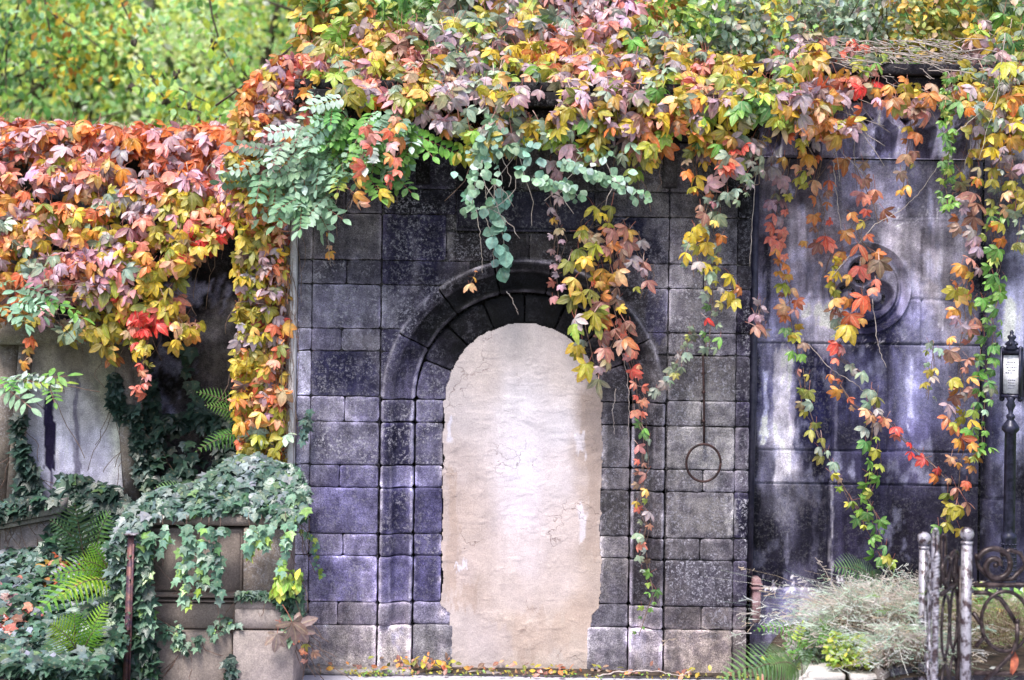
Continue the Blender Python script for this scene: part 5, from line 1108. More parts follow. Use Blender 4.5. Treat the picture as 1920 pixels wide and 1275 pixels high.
S('brown-mauve leaf strand left of the medallion with a yellow tail', [(1580, 480), (1560, 520), (1565, 570), (1575, 610), (1580, 640)], .18, (44, 36), [(1570,530,'yel'),(1560,580,'yel','brown'),(1575,630,'ggr')], 1.2, 10)
S('green creeper strand falling straight through the dark panel', [(1640, 730), (1636, 790), (1630, 840), (1640, 880), (1622, 930), (1640, 970), (1650, 1020), (1640, 1060)], .16, (44, 36), [(1640,740,'ggr','oli'),(1636,800,'oli','ggr'),(1630,860,'gre'),(1640,900,'gre'),(1620,940,'gre'),(1655,1000,'gre'),(1640,1050,'gre')], .95, 12, seed=107)
S('slanting strand with scarlet leaves from the medallion to the right', [(1560, 700), (1600, 760), (1662, 785), (1690, 825), (1735, 860), (1775, 905)], .14, (38, 38), [(1610,800,'ora'),(1665,790,'red','coral'),(1690,830,'red','coral'),(1735,860,'red','ora'),(1775,910,'ora','coral')], .6, 10, seed=108)
S('long brown, orange and mauve creeper strand down the right end of the carved wall', [(1830, 260), (1815, 340), (1815, 420), (1828, 480), (1805, 540), (1812, 600), (1795, 660), (1806, 720), (1790, 780), (1812, 820), (1800, 880), (1796, 940), (1775, 1000)], .1, (56, 42), [(1812,290,'yel'),(1830,380,'mauve','brown'),(1815,410,'brown'),(1830,460,'mauve'),(1800,490,'brown','mauve'),(1815,510,'yel','ora'),(1790,550,'brown','yel'),(1825,560,'ora','yel'),(1810,610,'mauve','brown'),(1790,650,'brown','ora'),(1810,670,'brown'),(1795,720,'brown','yel'),(1775,760,'brown','mauve'),(1810,780,'ora','yel'),(1830,810,'gre','ora'),(1800,860,'ora'),(1775,905,'ora'),(1800,930,'brown'),(1775,970,'yel','oli'),(1785,1010,'gre','yel')], 1.75, 22, thick=.14, seed=109)
S('narrow strand of small bright green leaves right of the niche frieze', [(1785, 130), (1778, 180), (1775, 230), (1780, 280), (1772, 340), (1782, 395)], .0, (34, 28), [(1780,250,'gre')], 1.7, 12)
S('green and yellow creeper strand down the pilaster behind the sign post', [(1885, 240), (1870, 300), (1878, 360), (1862, 430), (1870, 500), (1858, 560), (1862, 620), (1848, 680), (1846, 740), (1838, 800), (1840, 860)], .05, (48, 36), [(1880,270,'yel'),(1870,330,'ggr','yel'),(1860,360,'ora','yel'),(1865,420,'gre','oli'),(1875,460,'gre','yel'),(1860,520,'gre'),(1865,580,'gre'),(1850,660,'gre'),(1845,740,'gre','ggr'),(1835,800,'gre')], 1.45, 18, thick=.12, seed=110)
S('sparse strand of small grey-green leaves on the pale stone beside the long brown strand', [(1750, 640), (1745, 690), (1740, 750)], .18, (32, 26), [(1745,700,'ggr','oli')], 1.0, 12)
S('yellow-leaved strand with large leaves in the top right corner', [(1905, 120), (1890, 200), (1880, 260), (1905, 320), (1915, 400), (1908, 470)], -.05, (62, 44), [(1890,200,'yel'),(1880,240,'yel','mauve'),(1905,300,'oli','mauve'),(1910,400,'oli','ggr')], 1.4, 20)
S('pink and coral creeper tail hanging lowest from the bank on the left', [(262, 590), (268, 650), (272, 700), (258, 742)], .12, (40, 34), [(262,600,'red','coral'),(268,650,'yel','oli'),(272,690,'coral'),(256,740,'coral')], 1.5, 12)
S('single orange-yellow creeper sprig hanging over the grave slab', [(58, 630), (50, 665), (46, 690)], .3, (40, 38), [(50, 670, 'ora', 'yel')], 1.0, 7)
S('yellow creeper sprig hanging in front of the dark rear wall', [(310, 560), (330, 610), (340, 650)], .15, (44, 38), [(330,580,'yel'),(330,640,'yel','ora')], 1.0, 12)
S('single orange leaf pair on a thin red stem, left part of the ashlar', [(618, 400), (614, 450), (622, 475), (633, 495)], -.05, (16, 34), [(633,495,'ora')], .25, 2, extra_stems=0, stem=.002)
S('folded orange leaf on a red stem hanging in the arch recess', [(893, 505), (884, 525), (875, 548)], -.06, (18, 40), [(875,545,'ora')], .3, 2, extra_stems=0, stem=.002)
S('large mauve and green creeper leaves in front of the pedestal base', [(562, 1165), (545, 1175), (520, 1195), (505, 1205)], -.68, (88, 100), [(510,1205,'bigl'),(545,1175,'bigl'),(565,1165,'bigl')], 1.3, 16, group=None, seed=111, thick=.12)
S('small red and yellow creeper shoot at the foot of the arched wall', [(560, 1180), (568, 1205), (580, 1225), (572, 1240)], -.6, (36, 34), [(570,1210,'coral','yel'),(590,1225,'brown')], 1.2, 12, group=None)
# ---- bare twigs
for L, p, Y in (('pale bare twig hanging left of the blue-green leaf string', [(893, 390), (898, 425), (903, 470), (904, 512)], -.2), ('pale bare twig crossing behind the blue-green leaf string', [(905, 395), (925, 450), (925, 500)], -.2), ('short pale twig tip poking out below the blue-green leaf string', [(950, 545), (960, 562), (973, 590)], -.15),
 ('long dry tendril down the right edge of the ashlar', [(1418, 320), (1410, 420), (1406, 500)], -.15), ('thin forked dry twig over the right jamb', [(1155, 730), (1148, 770), (1152, 815)], -.08), ('dry twig falling from the curtain to the right jamb', [(1160, 640), (1175, 700), (1180, 760), (1178, 820)], -.08),
 ('curved bare twig rising to the right over the carved wall', [(1560, 520), (1640, 420), (1690, 395), (1730, 355), (1765, 300)], .12), ('bare twig slanting from the medallion down to the right', [(1515, 645), (1555, 690), (1605, 720), (1640, 760), (1700, 830), (1765, 885)], .16),
 ('dry tendril bundle hanging from the medallion', [(1635, 560), (1645, 640), (1660, 690)], .14), ('bare twig crossing the niche frieze at its left', [(1500, 130), (1560, 240), (1575, 340)], .0), ('thin bare twig in front of the grave slab top', [(1790, 250), (1840, 210), (1880, 150)], -.1), ('dry tendril on the left pier top', [(640, 350), (622, 400), (616, 460), (620, 500)], -.1),
 ('dry tendril falling inside the top right corner', [(1885, 60), (1870, 180), (1835, 300)], -.1), ('thin dry tendril hanging over the upper niche row', [(1562, 300), (1570, 380), (1580, 440)], .1)):
    if 'grave slab top' in L: L = 'thin bare twig rising towards the top right corner'
    twig(L, p, Y)
mb = MB(); rng = np.random.RandomState(8)
for i in range(70):
    x = rng.uniform(500, 552); y = rng.uniform(330, 760); mb.tube(wiggle(W(x, y, -.06), W(x + rng.normal(4, 10), y + rng.uniform(60, 200), -.06), rng, 8, .03), .0016, 4)
tag(mb.build('dry_tendrils', M_STEM), 'tangle of fine brown tendrils along the pale edge of the arched wall', 'tendrils', kind='stuff')
tw = twig('long pale fallen twig lying along the foot of the right jamb', [(1120, 1268), (1160, 1258), (1230, 1258), (1280, 1268), (1300, 1252)], -.14, .005, name='fallen_twig', group=None)

# ---- IVY
IG = 'ivy'
def YI(x, y): return np.interp(y, [850, 950, 1000, 1060], [-.2, -.55, -.72, -.78])
def ivy(name, label, poly, n, size, Yf, seeds, dens=None, thick=.14, nrm=(0, -.8, .75), seed=1, nst=20, **k):
    n = int(n * 1.5); size = (size[0] * .74, size[1] * .78)
    return mass(name, label, poly, n, size, Yf, seeds, dens, thick, nrm, .38, (0, -.5, -.8), T_IVY, M_IVY, 'ivy', None, nst, seed, gain=2.1, **k)
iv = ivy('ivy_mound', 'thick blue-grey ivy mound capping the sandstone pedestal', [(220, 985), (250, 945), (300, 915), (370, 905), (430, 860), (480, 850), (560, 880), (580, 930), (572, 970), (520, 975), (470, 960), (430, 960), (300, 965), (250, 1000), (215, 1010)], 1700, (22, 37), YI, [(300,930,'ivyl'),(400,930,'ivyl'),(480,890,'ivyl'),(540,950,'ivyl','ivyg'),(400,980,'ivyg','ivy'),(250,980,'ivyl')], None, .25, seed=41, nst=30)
for i, (x, y0, y1, wd, n, pl) in enumerate([(305, 985, 1062, 5, 10, 'ivyg'), (350, 985, 1140, 8, 56, 'ivyg'), (378, 990, 1112, 6, 18, 'ivyg'), (392, 990, 1110, 5, 20, 'ivy'), (413, 990, 1175, 5, 24, 'ivy'), (466, 985, 1055, 5, 16, 'ivyg'), (490, 985, 1030, 10, 22, 'ivyg'), (535, 980, 1080, 6, 20, 'ivyg')]):
    rng = np.random.RandomState(60 + i); yy = rng.uniform(y0, y1, n); xx = x + rng.normal(0, wd, n) * (1.1 - .6 * (yy - y0) / (y1 - y0)) + 5 * np.sin(yy / 30)
    P = W(xx, yy, -.64 - rng.uniform(0, .06, n)); C, T = pick(np.where((yy > y1 - 22) & (rng.rand(n) < .4), 'lime', pl), rng, g=1.4)
    par = empty('ivy_strand', ['short light ivy strand over the left panel of the pedestal', 'thickest ivy strand down the middle of the pedestal', 'ivy strand just right of the thickest one on the pedestal', 'dark ivy strand in the middle of the right panel', 'longest thin ivy strand reaching the pedestal base course', 'short ivy strand on the pale pedestal pilaster', 'broad short ivy tuft over the pedestal pilaster', 'ivy strand in the gap between pedestal and arched wall'][i], 'ivy strand', tuple(map(float, W(x, y0, -.65))), 'ivy strands hanging over the pedestal')
    leaves('leaves', T_IVY, P, frames(n, rng, (0, -1, .5), .3), rng.uniform(15, 23, n) / S0 * .94, C, T, M_IVY, par, rng)
    mb = MB(); mb.tube(wiggle(W(x, y0 - 20, -.62), W(x, y1, -.62), rng, 14, .02), .0022, 5); mb.build('stem', M_STEM, par)
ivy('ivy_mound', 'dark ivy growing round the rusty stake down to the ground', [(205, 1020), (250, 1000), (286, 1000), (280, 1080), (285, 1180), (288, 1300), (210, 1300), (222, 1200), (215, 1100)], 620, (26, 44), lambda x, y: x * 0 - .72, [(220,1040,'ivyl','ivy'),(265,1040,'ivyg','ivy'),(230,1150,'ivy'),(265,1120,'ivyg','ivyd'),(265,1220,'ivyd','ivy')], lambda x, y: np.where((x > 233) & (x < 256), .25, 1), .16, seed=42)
ivy('ivy_clump', 'green ivy clump in the gap between the pedestal and the arched wall', [(520, 1120), (550, 1070), (562, 1100), (565, 1180), (545, 1200), (530, 1150)], 90, (26, 40), lambda x, y: x * 0 - .62, [(545,1140,'ivyg','ivy')], seed=43)
ivy('ivy_trail', 'thin ivy trail running across the plinth joint of the pedestal', [(288, 1165), (330, 1160), (350, 1200), (380, 1190), (420, 1150), (450, 1170), (400, 1200), (350, 1225), (300, 1200)], 60, (13, 24), lambda x, y: x * 0 - .62, [(380,1180,'ivyg')], seed=44, thick=.05)
ivy('ivy_trail', 'short ivy trail on the moulding at the foot of the pedestal pilaster', [(445, 1108), (540, 1108), (530, 1124), (450, 1122)], 42, (18, 28), lambda x, y: x * 0 - .6, [(480,1110,'ivy')], seed=45, thick=.03)
ivy('ivy_trail', 'dark ivy trail in the joint between the two plinth blocks', [(425, 1230), (440, 1230), (440, 1300), (420, 1300)], 24, (20, 32), lambda x, y: x * 0 - .62, [(430,1250,'ivyd')], seed=46, thick=.03)
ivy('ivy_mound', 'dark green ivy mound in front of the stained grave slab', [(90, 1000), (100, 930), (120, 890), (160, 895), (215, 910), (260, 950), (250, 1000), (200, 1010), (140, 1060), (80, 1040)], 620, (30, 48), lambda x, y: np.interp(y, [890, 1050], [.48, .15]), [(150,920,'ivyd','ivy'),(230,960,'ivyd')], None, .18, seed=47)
ivy('ivy_trail', 'dark ivy climbing the left frame of the grave slab', [(28, 780), (42, 770), (50, 850), (72, 880), (78, 940), (30, 950), (36, 860)], 110, (26, 40), lambda x, y: x * 0 + .56, [(50,880,'ivyd')], seed=48, thick=.06)
ivy('ivy_trail', 'ivy running along the raking coping at far left', [(-40, 950), (60, 930), (110, 935), (40, 962), (-40, 985)], 130, (24, 38), lambda x, y: x * 0 + .2, [(30,950,'ivyd','ivy')], seed=49, thick=.1)
ivy('ivy_trail', 'dark ivy climbing the right frame of the grave slab', [(205, 700), (225, 700), (232, 760), (262, 760), (272, 860), (262, 900), (245, 800), (212, 770)], 130, (22, 36), lambda x, y: x * 0 + .56, [(240,780,'ivyd')], seed=50, thick=.06)
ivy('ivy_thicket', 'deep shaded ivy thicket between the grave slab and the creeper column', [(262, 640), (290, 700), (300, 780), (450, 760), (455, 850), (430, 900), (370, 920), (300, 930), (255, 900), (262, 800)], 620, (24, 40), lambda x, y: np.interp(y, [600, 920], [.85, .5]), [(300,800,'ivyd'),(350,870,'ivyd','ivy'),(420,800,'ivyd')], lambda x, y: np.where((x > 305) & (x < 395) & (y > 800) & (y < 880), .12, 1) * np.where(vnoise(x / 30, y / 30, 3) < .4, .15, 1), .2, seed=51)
strand('thin dark ivy trail on the cracked rear wall', [(355, 650), (350, 700), (366, 730), (362, 780)], .9, (26, 24), [(355,700,'ivyd')], 1.4, 7, 'ivy_trail', None, T_IVY, M_IVY, cat='ivy')
strand('small ivy shoot climbing the left edge of the arched wall', [(580, 770), (572, 800), (570, 830)], -.04, (18, 16), [(575,800,'ivyd')], 2.5, 5, 'ivy_trail', None, T_IVY, M_IVY, cat='ivy')
strand('very thin ivy tendril on the stones right of the pedestal', [(560, 990), (590, 1010), (592, 1050), (606, 1085)], -.05, (14, 12), [(590,1020,'ivyg','lime')], 1.3, 5, 'ivy_trail', None, T_IVY, M_IVY, cat='ivy', stem=.0015)
# ground cover of ivy on the bed
rng = np.random.RandomState(71); n = 5200
n = 8500; X = rng.uniform(-4.0, W(262, 640, -.6)[0], n); Y = rng.uniform(-1.35, .45, n); Z = bed_z(X, Y) + rng.beta(1.5, 1.5, n) * .12
P = np.stack([X, Y, Z], -1); px, py = PX(P)
pal = seed_pal([(20,1070,'ivyl','ivy'),(60,1060,'ivyl'),(150,1080,'ivyl','ggr'),(130,1060,'ora','ivyl'),(100,1100,'ivyg','ivyl'),(20,1120,'ivyl','pink'),(60,1130,'ivyg','ivy'),(40,1160,'coral','ivyd'),(100,1150,'ivyl'),(20,1200,'ivyl','ivy'),(100,1200,'ivyl','ivy'),(180,1150,'ivy'),(200,1230,'ivy'),(60,1240,'ivy','ivyl'),(55,1190,'ivyl','ivyd'),(140,1250,'ivy')], px, py, rng, 22)
C, T = pick(pal, rng, .25, 2.0)
tag(leaves('ivy_ground_cover', T_IVY, P, frames(n, rng, (0, -.5, 1), .4, (0, -1, -.3)), rng.uniform(17, 31, n) / S0 * .95, C, T, M_IVY, None, rng), 'blue-grey ivy carpet with a few pink leaves covering the sloping grave bed', 'ground cover', kind='stuff')
rng = np.random.RandomState(72); n = 40
pp = np.concatenate([rng.normal((55, 1175), (40, 14), (14, 2)), rng.normal((130, 1062), (22, 8), (8, 2)), rng.normal((20, 1130), (20, 10), (4, 2))])
C, T = pick(['coral' if i % 3 else 'red' for i in range(26)], rng)
bedY = np.interp(pp[:, 1], [1050, 1250], [.1, -1.0]); P = W(pp[:, 0], pp[:, 1], bedY)
par = empty('fallen_creeper', 'scatter of bright coral creeper leaves lying on the ivy bed', 'creeper', tuple(map(float, P.mean(0)))); leaves('leaves', T_PAL, P, frames(26, rng, (0, -.7, 1), .4, (0, -1, -.3)), rng.uniform(22, 38, 26) / S0, C, T, M_LEAF, par, rng)

# ---- FERNS
def frond(V, F, ve, lt, p0, p1, width, npin=22, arch=.12, nrm=np.array([0, -.8, .6]), curl=.0):
    p0, p1 = np.asarray(p0, float), np.asarray(p1, float); L = np.linalg.norm(p1 - p0); t = np.linspace(0, 1, npin)
    ax = (p1 - p0) / L; nn = nrm - ax * np.dot(nrm, ax); nn /= np.linalg.norm(nn); sdv = np.cross(ax, nn)
    pts = p0 + np.outer(t, p1 - p0) + np.outer(np.sin(t * math.pi) * arch * L, nn * .5 + np.array([0, 0, .7]))
    def addp(v, f, a, b):
        n = sum(len(q) for q in V); V.append(v); F.extend([[i + n for i in q] for q in f]); ve.extend(a); lt.extend(b)
    for i in range(npin):
        wd = width * (math.sin(math.pi * min(1, (.12 + .88 * t[i]) ** .75)) ** .8 + .06)
        tg = pts[min(i + 1, npin - 1)] - pts[max(i - 1, 0)]; tg /= np.linalg.norm(tg); sv = np.cross(tg, nn); n2 = np.cross(sv, tg)
        for sx in (-1, 1):
            m = 7; v = []; d = sv * sx * .92 + tg * .38; hw = L / npin * .30
            for j in range(m):
                u = j / (m - 1); c = pts[i] + d * wd * u - n2 * wd * .22 * u * u; ww = hw * (1 - u ** 1.6) * (1.12 if j % 2 else .80) + .0006
                for s2 in (-1, 0, 1): v.append(c + tg * s2 * ww * .95 + n2 * (0 if s2 else -.002))
            addp(np.array(v), [[q * 3 + k, q * 3 + k + 1, q * 3 + k + 4, q * 3 + k + 3] for q in range(m - 1) for k in range(2)], [0, 1, 0] * m, sum([[j / m] * 3 for j in range(m)], []))
    return pts
def fern(label, base, Y, fronds, pal, seed=1, name='fern'):
    rng = np.random.RandomState(seed); b = W(*base, Y); par = empty(name, label, 'fern', tuple(map(float, b)), 'ferns growing among the graves')
    for (tip, wd, Yt) in fronds:
        V = []; F = []; ve = []; lt = []; mb = MB()
        pts = frond(V, F, ve, lt, b + rng.normal(0, .015, 3), W(*tip, Yt), wd / S0, npin=int(rng.uniform(14, 18)))
        VV = np.concatenate(V); C, T = pick([pal], rng); tt = np.array(lt)[:, None]; jit = 1 + .25 * (vnoise(VV[:, 0] * 60, VV[:, 2] * 60, seed) - .5)
        mesh_np('frond', VV, np.array(F, np.int32), M_IVY if pal == 'fernd' else M_BG, par, {'Col': (C * (1 - tt * .4) + T * tt * .4) * jit[:, None], 'vein': np.array(ve), 'lt': np.array(lt)}, True)
        mb.tube(pts, np.linspace(.004, .001, len(pts)), 5); mb.build('midrib', M_STEM, par)
fern('large dark fern with a broad frond in front of the grave slab ivy', (170, 1065), .0, [((140, 945), 62, -.25), ((205, 960), 40, -.2), ((95, 975), 32, -.2)], 'fernd', 81)
fern('yellow-green fern with arching fronds in the middle of the ivy bed', (215, 1090), -.5, [((66, 1150), 46, -.95), ((96, 1080), 42, -.8), ((170, 1020), 30, -.6), ((215, 1030), 36, -.6), ((112, 1120), 42, -.9), ((150, 1050), 40, -.7)], 'ferny', 82)
fern('small olive fern on the lower ivy bed', (150, 1240), -1.0, [((96, 1170), 42, -1.2), ((140, 1150), 40, -1.1), ((190, 1170), 26, -1.1), ((200, 1130), 26, -1.0)], 'ferny', 83)
fern('green fern poking out from behind the creeper column', (470, 800), .3, [((370, 735), 30, .1), ((385, 760), 24, .05), ((440, 730), 20, .2)], 'fernm', 84)
fern('bright green fern frond low beside the creeper column', (470, 830), .2, [((368, 846), 28, -.05), ((400, 820), 20, 0)], 'fernm', 85)
fern('small fern peeping over the top of the ivy mound', (370, 935), .0, [((290, 915), 20, -.2), ((340, 905), 18, -.1), ((395, 900), 18, -.1)], 'fernd', 86)
fern('green fern standing above the dry grass clump', (1640, 1110), -.2, [((1562, 1063), 40, -.4), ((1600, 1058), 30, -.35), ((1635, 1070), 24, -.3)], 'fernd', 87)
fern('long pale fern frond reaching left over the wall foot', (1520, 1215), -.7, [((1415, 1182), 20, -1.0), ((1460, 1225), 14, -1.0)], 'fernm', 88)
fern('dark green fern at the bottom edge left of the marble kerb', (1500, 1262), -1.3, [((1352, 1270), 44, -1.6), ((1405, 1258), 44, -1.55), ((1445, 1248), 40, -1.5), ((1500, 1235), 30, -1.4)], 'fernd', 89)

# ---- DRY GRASS
def grass(name, label, regions, pals, seed, kind=None):
    rng = np.random.RandomState(seed); V = []; F = []; C = []; n0 = 0
    for (x0, x1, y0, y1, Y0, Y1, num, hh, lean) in regions:
        for i in range(num):
            px, py = rng.uniform(x0, x1), rng.uniform(y0, y1); Y = Y0 + (Y1 - Y0) * (y1 - py) / max(1, (y1 - y0)) + rng.normal(0, .05)
            b = W(px, py, Y); h = hh / S0 * rng.uniform(.5, 1.15); ln = np.array([rng.normal(lean, .75), rng.normal(-.25, .4), 0]); m = 6
            wd = rng.uniform(.0010, .0021); v = []; bend = rng.uniform(.2, .95); wv = rng.normal(0, 1, 3)
            for j in range(m):
                t = j / (m - 1); c = b + np.array([0, 0, h * (t - bend * t * t)]) + ln * h * t * (.25 + .75 * t) + wv * h * math.sin(t * 5) * .06; ww = wd * (1 - .7 * t)
                v += [c + np.array([-ww, 0, 0]), c + np.array([ww, .0, ww * .6])]
            tipc = v[-1]; fc = [[2 * j, 2 * j + 1, 2 * j + 3, 2 * j + 2] for j in range(m - 1)]
            if rng.rand() < .33:   # seed head
                d = v[-1] - v[-5]; d /= np.linalg.norm(d) + 1e-9
                for k in range(7):
                    c = tipc - d * .012 * k; e = np.array([rng.normal(0, .012), rng.normal(0, .01), rng.normal(-.002, .008)]) * (1 + .3 * k); q = len(v)
                    v += [c - (0, 0, .0012), c + (0, 0, .0012), c + e + d * .008 + (0, 0, .0025), c + e + d * .008 - (0, 0, .0025)]; fc.append([q, q + 1, q + 2, q + 3])
            k = len(v); fr = np.array([(j // 2) / (m - 1) if j < 2 * m else 1 for j in range(k)])[:, None]; V.append(np.array(v)); F += [[a + n0 for a in q] for q in fc]; n0 += k
            p = pals[rng.randint(len(pals))]; C.append((alb(p, 1.0) * fr ** .7 + alb((120, 96, 76), 1.1) * (1 - fr ** .7)) * rng.uniform(.7, 1.15))
    V = np.concatenate(V); C = np.clip(np.concatenate(C), 0, .85); n = len(V)
    return tag(mesh_np(name, V, np.array(F, np.int32), M_GRASS, None, {'Col': C, 'vein': np.zeros(n), 'lt': np.zeros(n)}), label, 'grass', kind='stuff')
straw = [(236, 236, 228), (222, 228, 222), (196, 216, 190), (176, 206, 176), (226, 214, 206), (206, 192, 184), (236, 228, 224), (186, 172, 166), (206, 220, 200), (216, 196, 172), (180, 210, 190)]
grass('dry_grass', 'feathery pale straw-coloured grass clump in front of the carved wall', [(1575, 1745, 1165, 1240, -.4, -1.25, 4200, 105, -.22), (1580, 1745, 1120, 1190, .0, -.6, 1500, 75, -.15), (1655, 1745, 1215, 1275, -1.2, -1.5, 1500, 80, -.1)], straw, 91)
grass('dry_grass', 'brownish dry grass on the grave bed behind the iron fence', [(1740, 2000, 1150, 1245, -.3, -1.4, 2600, 60, 0)], [(176, 156, 140), (196, 176, 156), (150, 150, 110), (206, 192, 170), (140, 170, 100)], 92)
mass('sedum_plant', 'yellow-green sedum with reddish tips behind the marble kerb', [(1545, 1225), (1560, 1190), (1620, 1195), (1650, 1215), (1640, 1250), (1560, 1250)], 420, (10, 16), lambda x, y: x * 0 - 1.35, [(1600,1220,'lime'),(1630,1235,'lime','yel')], None, .2, (0, -.7, .8), .6, (0, -.3, .2), T_OVAL, M_LEAF, 'sedum', None, 0, 93)
mass('low_green_plants', 'leafy green plants on the bed behind the iron scrolls', [(1825, 1110), (1990, 1110), (1990, 1180), (1830, 1170)], 420, (18, 30), lambda x, y: x * 0 - .5, [(1860,1130,'gre'),(1860,1165,'yel','lime'),(1900,1130,'gre','ggr')], None, .35, (0, -.6, .8), .5, (0, -.4, .1), T_OVAL, M_LEAF, 'plants', None, 0, 94)
mass('herb_plant', 'soft green feathery herb at the left foot of the dry grass', [(1480, 1240), (1490, 1200), (1550, 1180), (1620, 1200), (1560, 1250)], 260, (24, 40), lambda x, y: x * 0 - 1.1, [(1540,1210,'ggr','gre')], None, .2, (0, -.7, .7), .6, (0, -.2, .5), T_TREE, M_MINT, 'herb', None, 0, 95)
mass('yellow_shrublet', 'small lime-yellow leafy shoot between pedestal and arched wall', [(508, 1100), (530, 1070), (566, 1062), (566, 1092), (520, 1112)], 60, (18, 28), lambda x, y: x * 0 - .68, [(540,1080,'lime')], None, .08, tmpl=T_OVAL, cat='shoot', nst=6, seed=96)
pr = mass('elder_sprig', 'bright green sprig with long pointed leaflets entering from the left edge', [(-30, 700), (60, 700), (125, 730), (120, 750), (60, 735), (-30, 760)], 9, (64, 96), lambda x, y: x * 0 - .6, [(50,720,'gre','mint')], None, .1, (0, -.5, .85), .3, (1, -.3, -.1), T_TREE, M_MINT, 'sprig', None, 5, 97, sang=5)
mass('elder_sprig', 'pale green leafy sprig over the creeper at the left edge', [(-30, 540), (90, 530), (130, 545), (60, 570), (-30, 620)], 8, (60, 90), lambda x, y: x * 0 - .4, [(50,550,'gre','mint')], None, .1, (0, -.5, .85), .3, (1, -.3, -.1), T_TREE, M_MINT, 'sprig', None, 5, 98, sang=5)
# hanging yellow-flowered weed shoot
strand('thin weed shoot with two small yellow heads left of the marble kerb', [(1520, 1215), (1480, 1224), (1440, 1228), (1412, 1230)], -.9, (10, 18), [(1430, 1228, 'lime', 'mint')], .25, 3, 'weed_shoot', None, T_ROUND, M_LEAF, stem=.0015, stem_mat=M_TWIG, cat='weed', extra_stems=0)

# ---- leaf litter at the wall foot
rng = np.random.RandomState(99); n = 170
X = np.concatenate([rng.uniform(-1.2, 1.6, 90), rng.normal(-.55, .12, 50), rng.normal(.1, .3, 30)]); Y = rng.uniform(-.17, .02, n); Y[90:140] = rng.uniform(-.12, .0, 50)
Z = np.full(n, .03) + rng.uniform(0, .03, n); Z[90:140] += rng.uniform(0, .05, 50)
C, T = pick([['yel', 'brown', 'brown', 'oli', 'brown', 'ora'][rng.randint(6)] for _ in range(n)], rng, .25)
tag(leaves('leaf_litter', T_OVAL, np.stack([X, Y, Z], -1), frames(n, rng, (0, -.6, .8), .5, (0, -.6, 0), 2.5), rng.uniform(.025, .06, n), C, T, M_LEAF, None, rng), 'fallen yellow and brown leaves along the foot of the arched wall', 'fallen leaves', kind='stuff')
rng = np.random.RandomState(100); n = 420
X = np.concatenate([rng.uniform(-1.25, 1.5, 220), rng.normal(-.85, .06, 200)]); Y = rng.uniform(-.18, -.08, n); Z = .012 + rng.uniform(0, .02, n)
C, T = pick(['oli' if i % 3 else 'gre' for i in range(n)], rng, .2)
tag(leaves('moss_and_weeds', T_OVAL, np.stack([X, Y, Z], -1), frames(n, rng, (0, -.6, .8), .6, (0, -.2, .8), 1.5), rng.uniform(.010, .028, n), C, T, M_LEAF, None, rng), 'bright moss and tiny weeds in the joint at the wall foot', 'moss', kind='stuff')

# ---- BACKGROUND: bushes behind the walls, trees, hanging branches
def bush(label, poly, n, size, Y0, Y1, seeds, tmpl=T_OVAL, seed=1, name='bush', group='bushes behind the tomb walls', clump=30, thr=.4, mat=None):
    rng = np.random.RandomState(seed); q = sample(poly, n, rng, lambda x, y: np.where(fbm(x / clump, y / clump, seed, 2) < thr, .2, 1)); Y = rng.uniform(Y0, Y1, n)
    P = W(q[:, 0], q[:, 1], Y); c = P.mean(0); par = empty(name, label, 'bush', (float(c[0]), float(c[1]), 3.3), group)
    C, T = pick(seed_pal(seeds, q[:, 0], q[:, 1], rng, 25), rng); leaves('leaves', tmpl, P, frames(n, rng, (0, -.7, .8), .7, (0, -.3, -.5), 1.2), rng.uniform(*size, n) / S0 * (9 + Y) / 9, C, T, mat or M_LEAF, par, rng)
    mb = MB(); lo = P[:, 2].min() - .2
    for i in range(26):
        k = rng.randint(n); e = P[k]; s_ = np.array([e[0] + rng.normal(0, .25), (Y0 + Y1) / 2, lo]); mb.tube(wiggle(s_, e, rng, 8, .08), np.linspace(.008, .002, 8), 4)
    mb.build('stems', M_BARK, par)
bush('green rose bush with light leaves behind the top middle of the wall', [(620, 130), (600, -40), (900, -40), (900, 60), (820, 110), (760, 130)], 1100, (18, 30), .9, 1.7, [(700,40,'gre'),(800,40,'gre'),(640,40,'amb','yel'),(860,80,'ggr','gre')], seed=201)
bush('amber-leaved bush behind the wall left of the green rose bush', [(560, 120), (560, -40), (680, -40), (700, 100), (640, 130)], 700, (22, 36), .6, 1.4, [(600,20,'amb','gre'),(640,60,'amb','yel'),(590,90,'ora','amb')], seed=202)
bush('grey-green small-leaved bush above the middle right of the wall', [(1120, 130), (1120, -40), (1420, -40), (1440, 120), (1300, 140), (1200, 120)], 2400, (15, 26), .5, 1.4, [(1150,20,'mauve','gre'),(1180,30,'gre','lime'),(1300,40,'gre','lime'),(1380,50,'ggr'),(1250,90,'ggr','yel'),(1350,110,'ggr','gre'),(1220,40,'lime','ora')], seed=203)
bush('dusty green hawthorn bush above the carved wall', [(1400, 120), (1400, -40), (1760, -40), (1780, 110), (1640, 100), (1520, 90)], 2600, (13, 22), .6, 1.5, [(1430,20,'lime','yel'),(1500,30,'ggr'),(1570,40,'ggr','mint'),(1640,30,'ggr'),(1700,40,'amb','oli'),(1540,80,'ggr','oli'),(1740,80,'oli','amb'),(1600,70,'bgd','ggr')], seed=204)
bush('dark tangled shrub in the top right corner', [(1740, 110), (1740, -40), (1980, -40), (1980, 140), (1850, 120)], 1100, (18, 32), .7, 1.5, [(1790,20,'amb','oli'),(1850,40,'bgd','oli'),(1900,60,'bgd','gre')], seed=205)
mb = MB(); rng = np.random.RandomState(55)
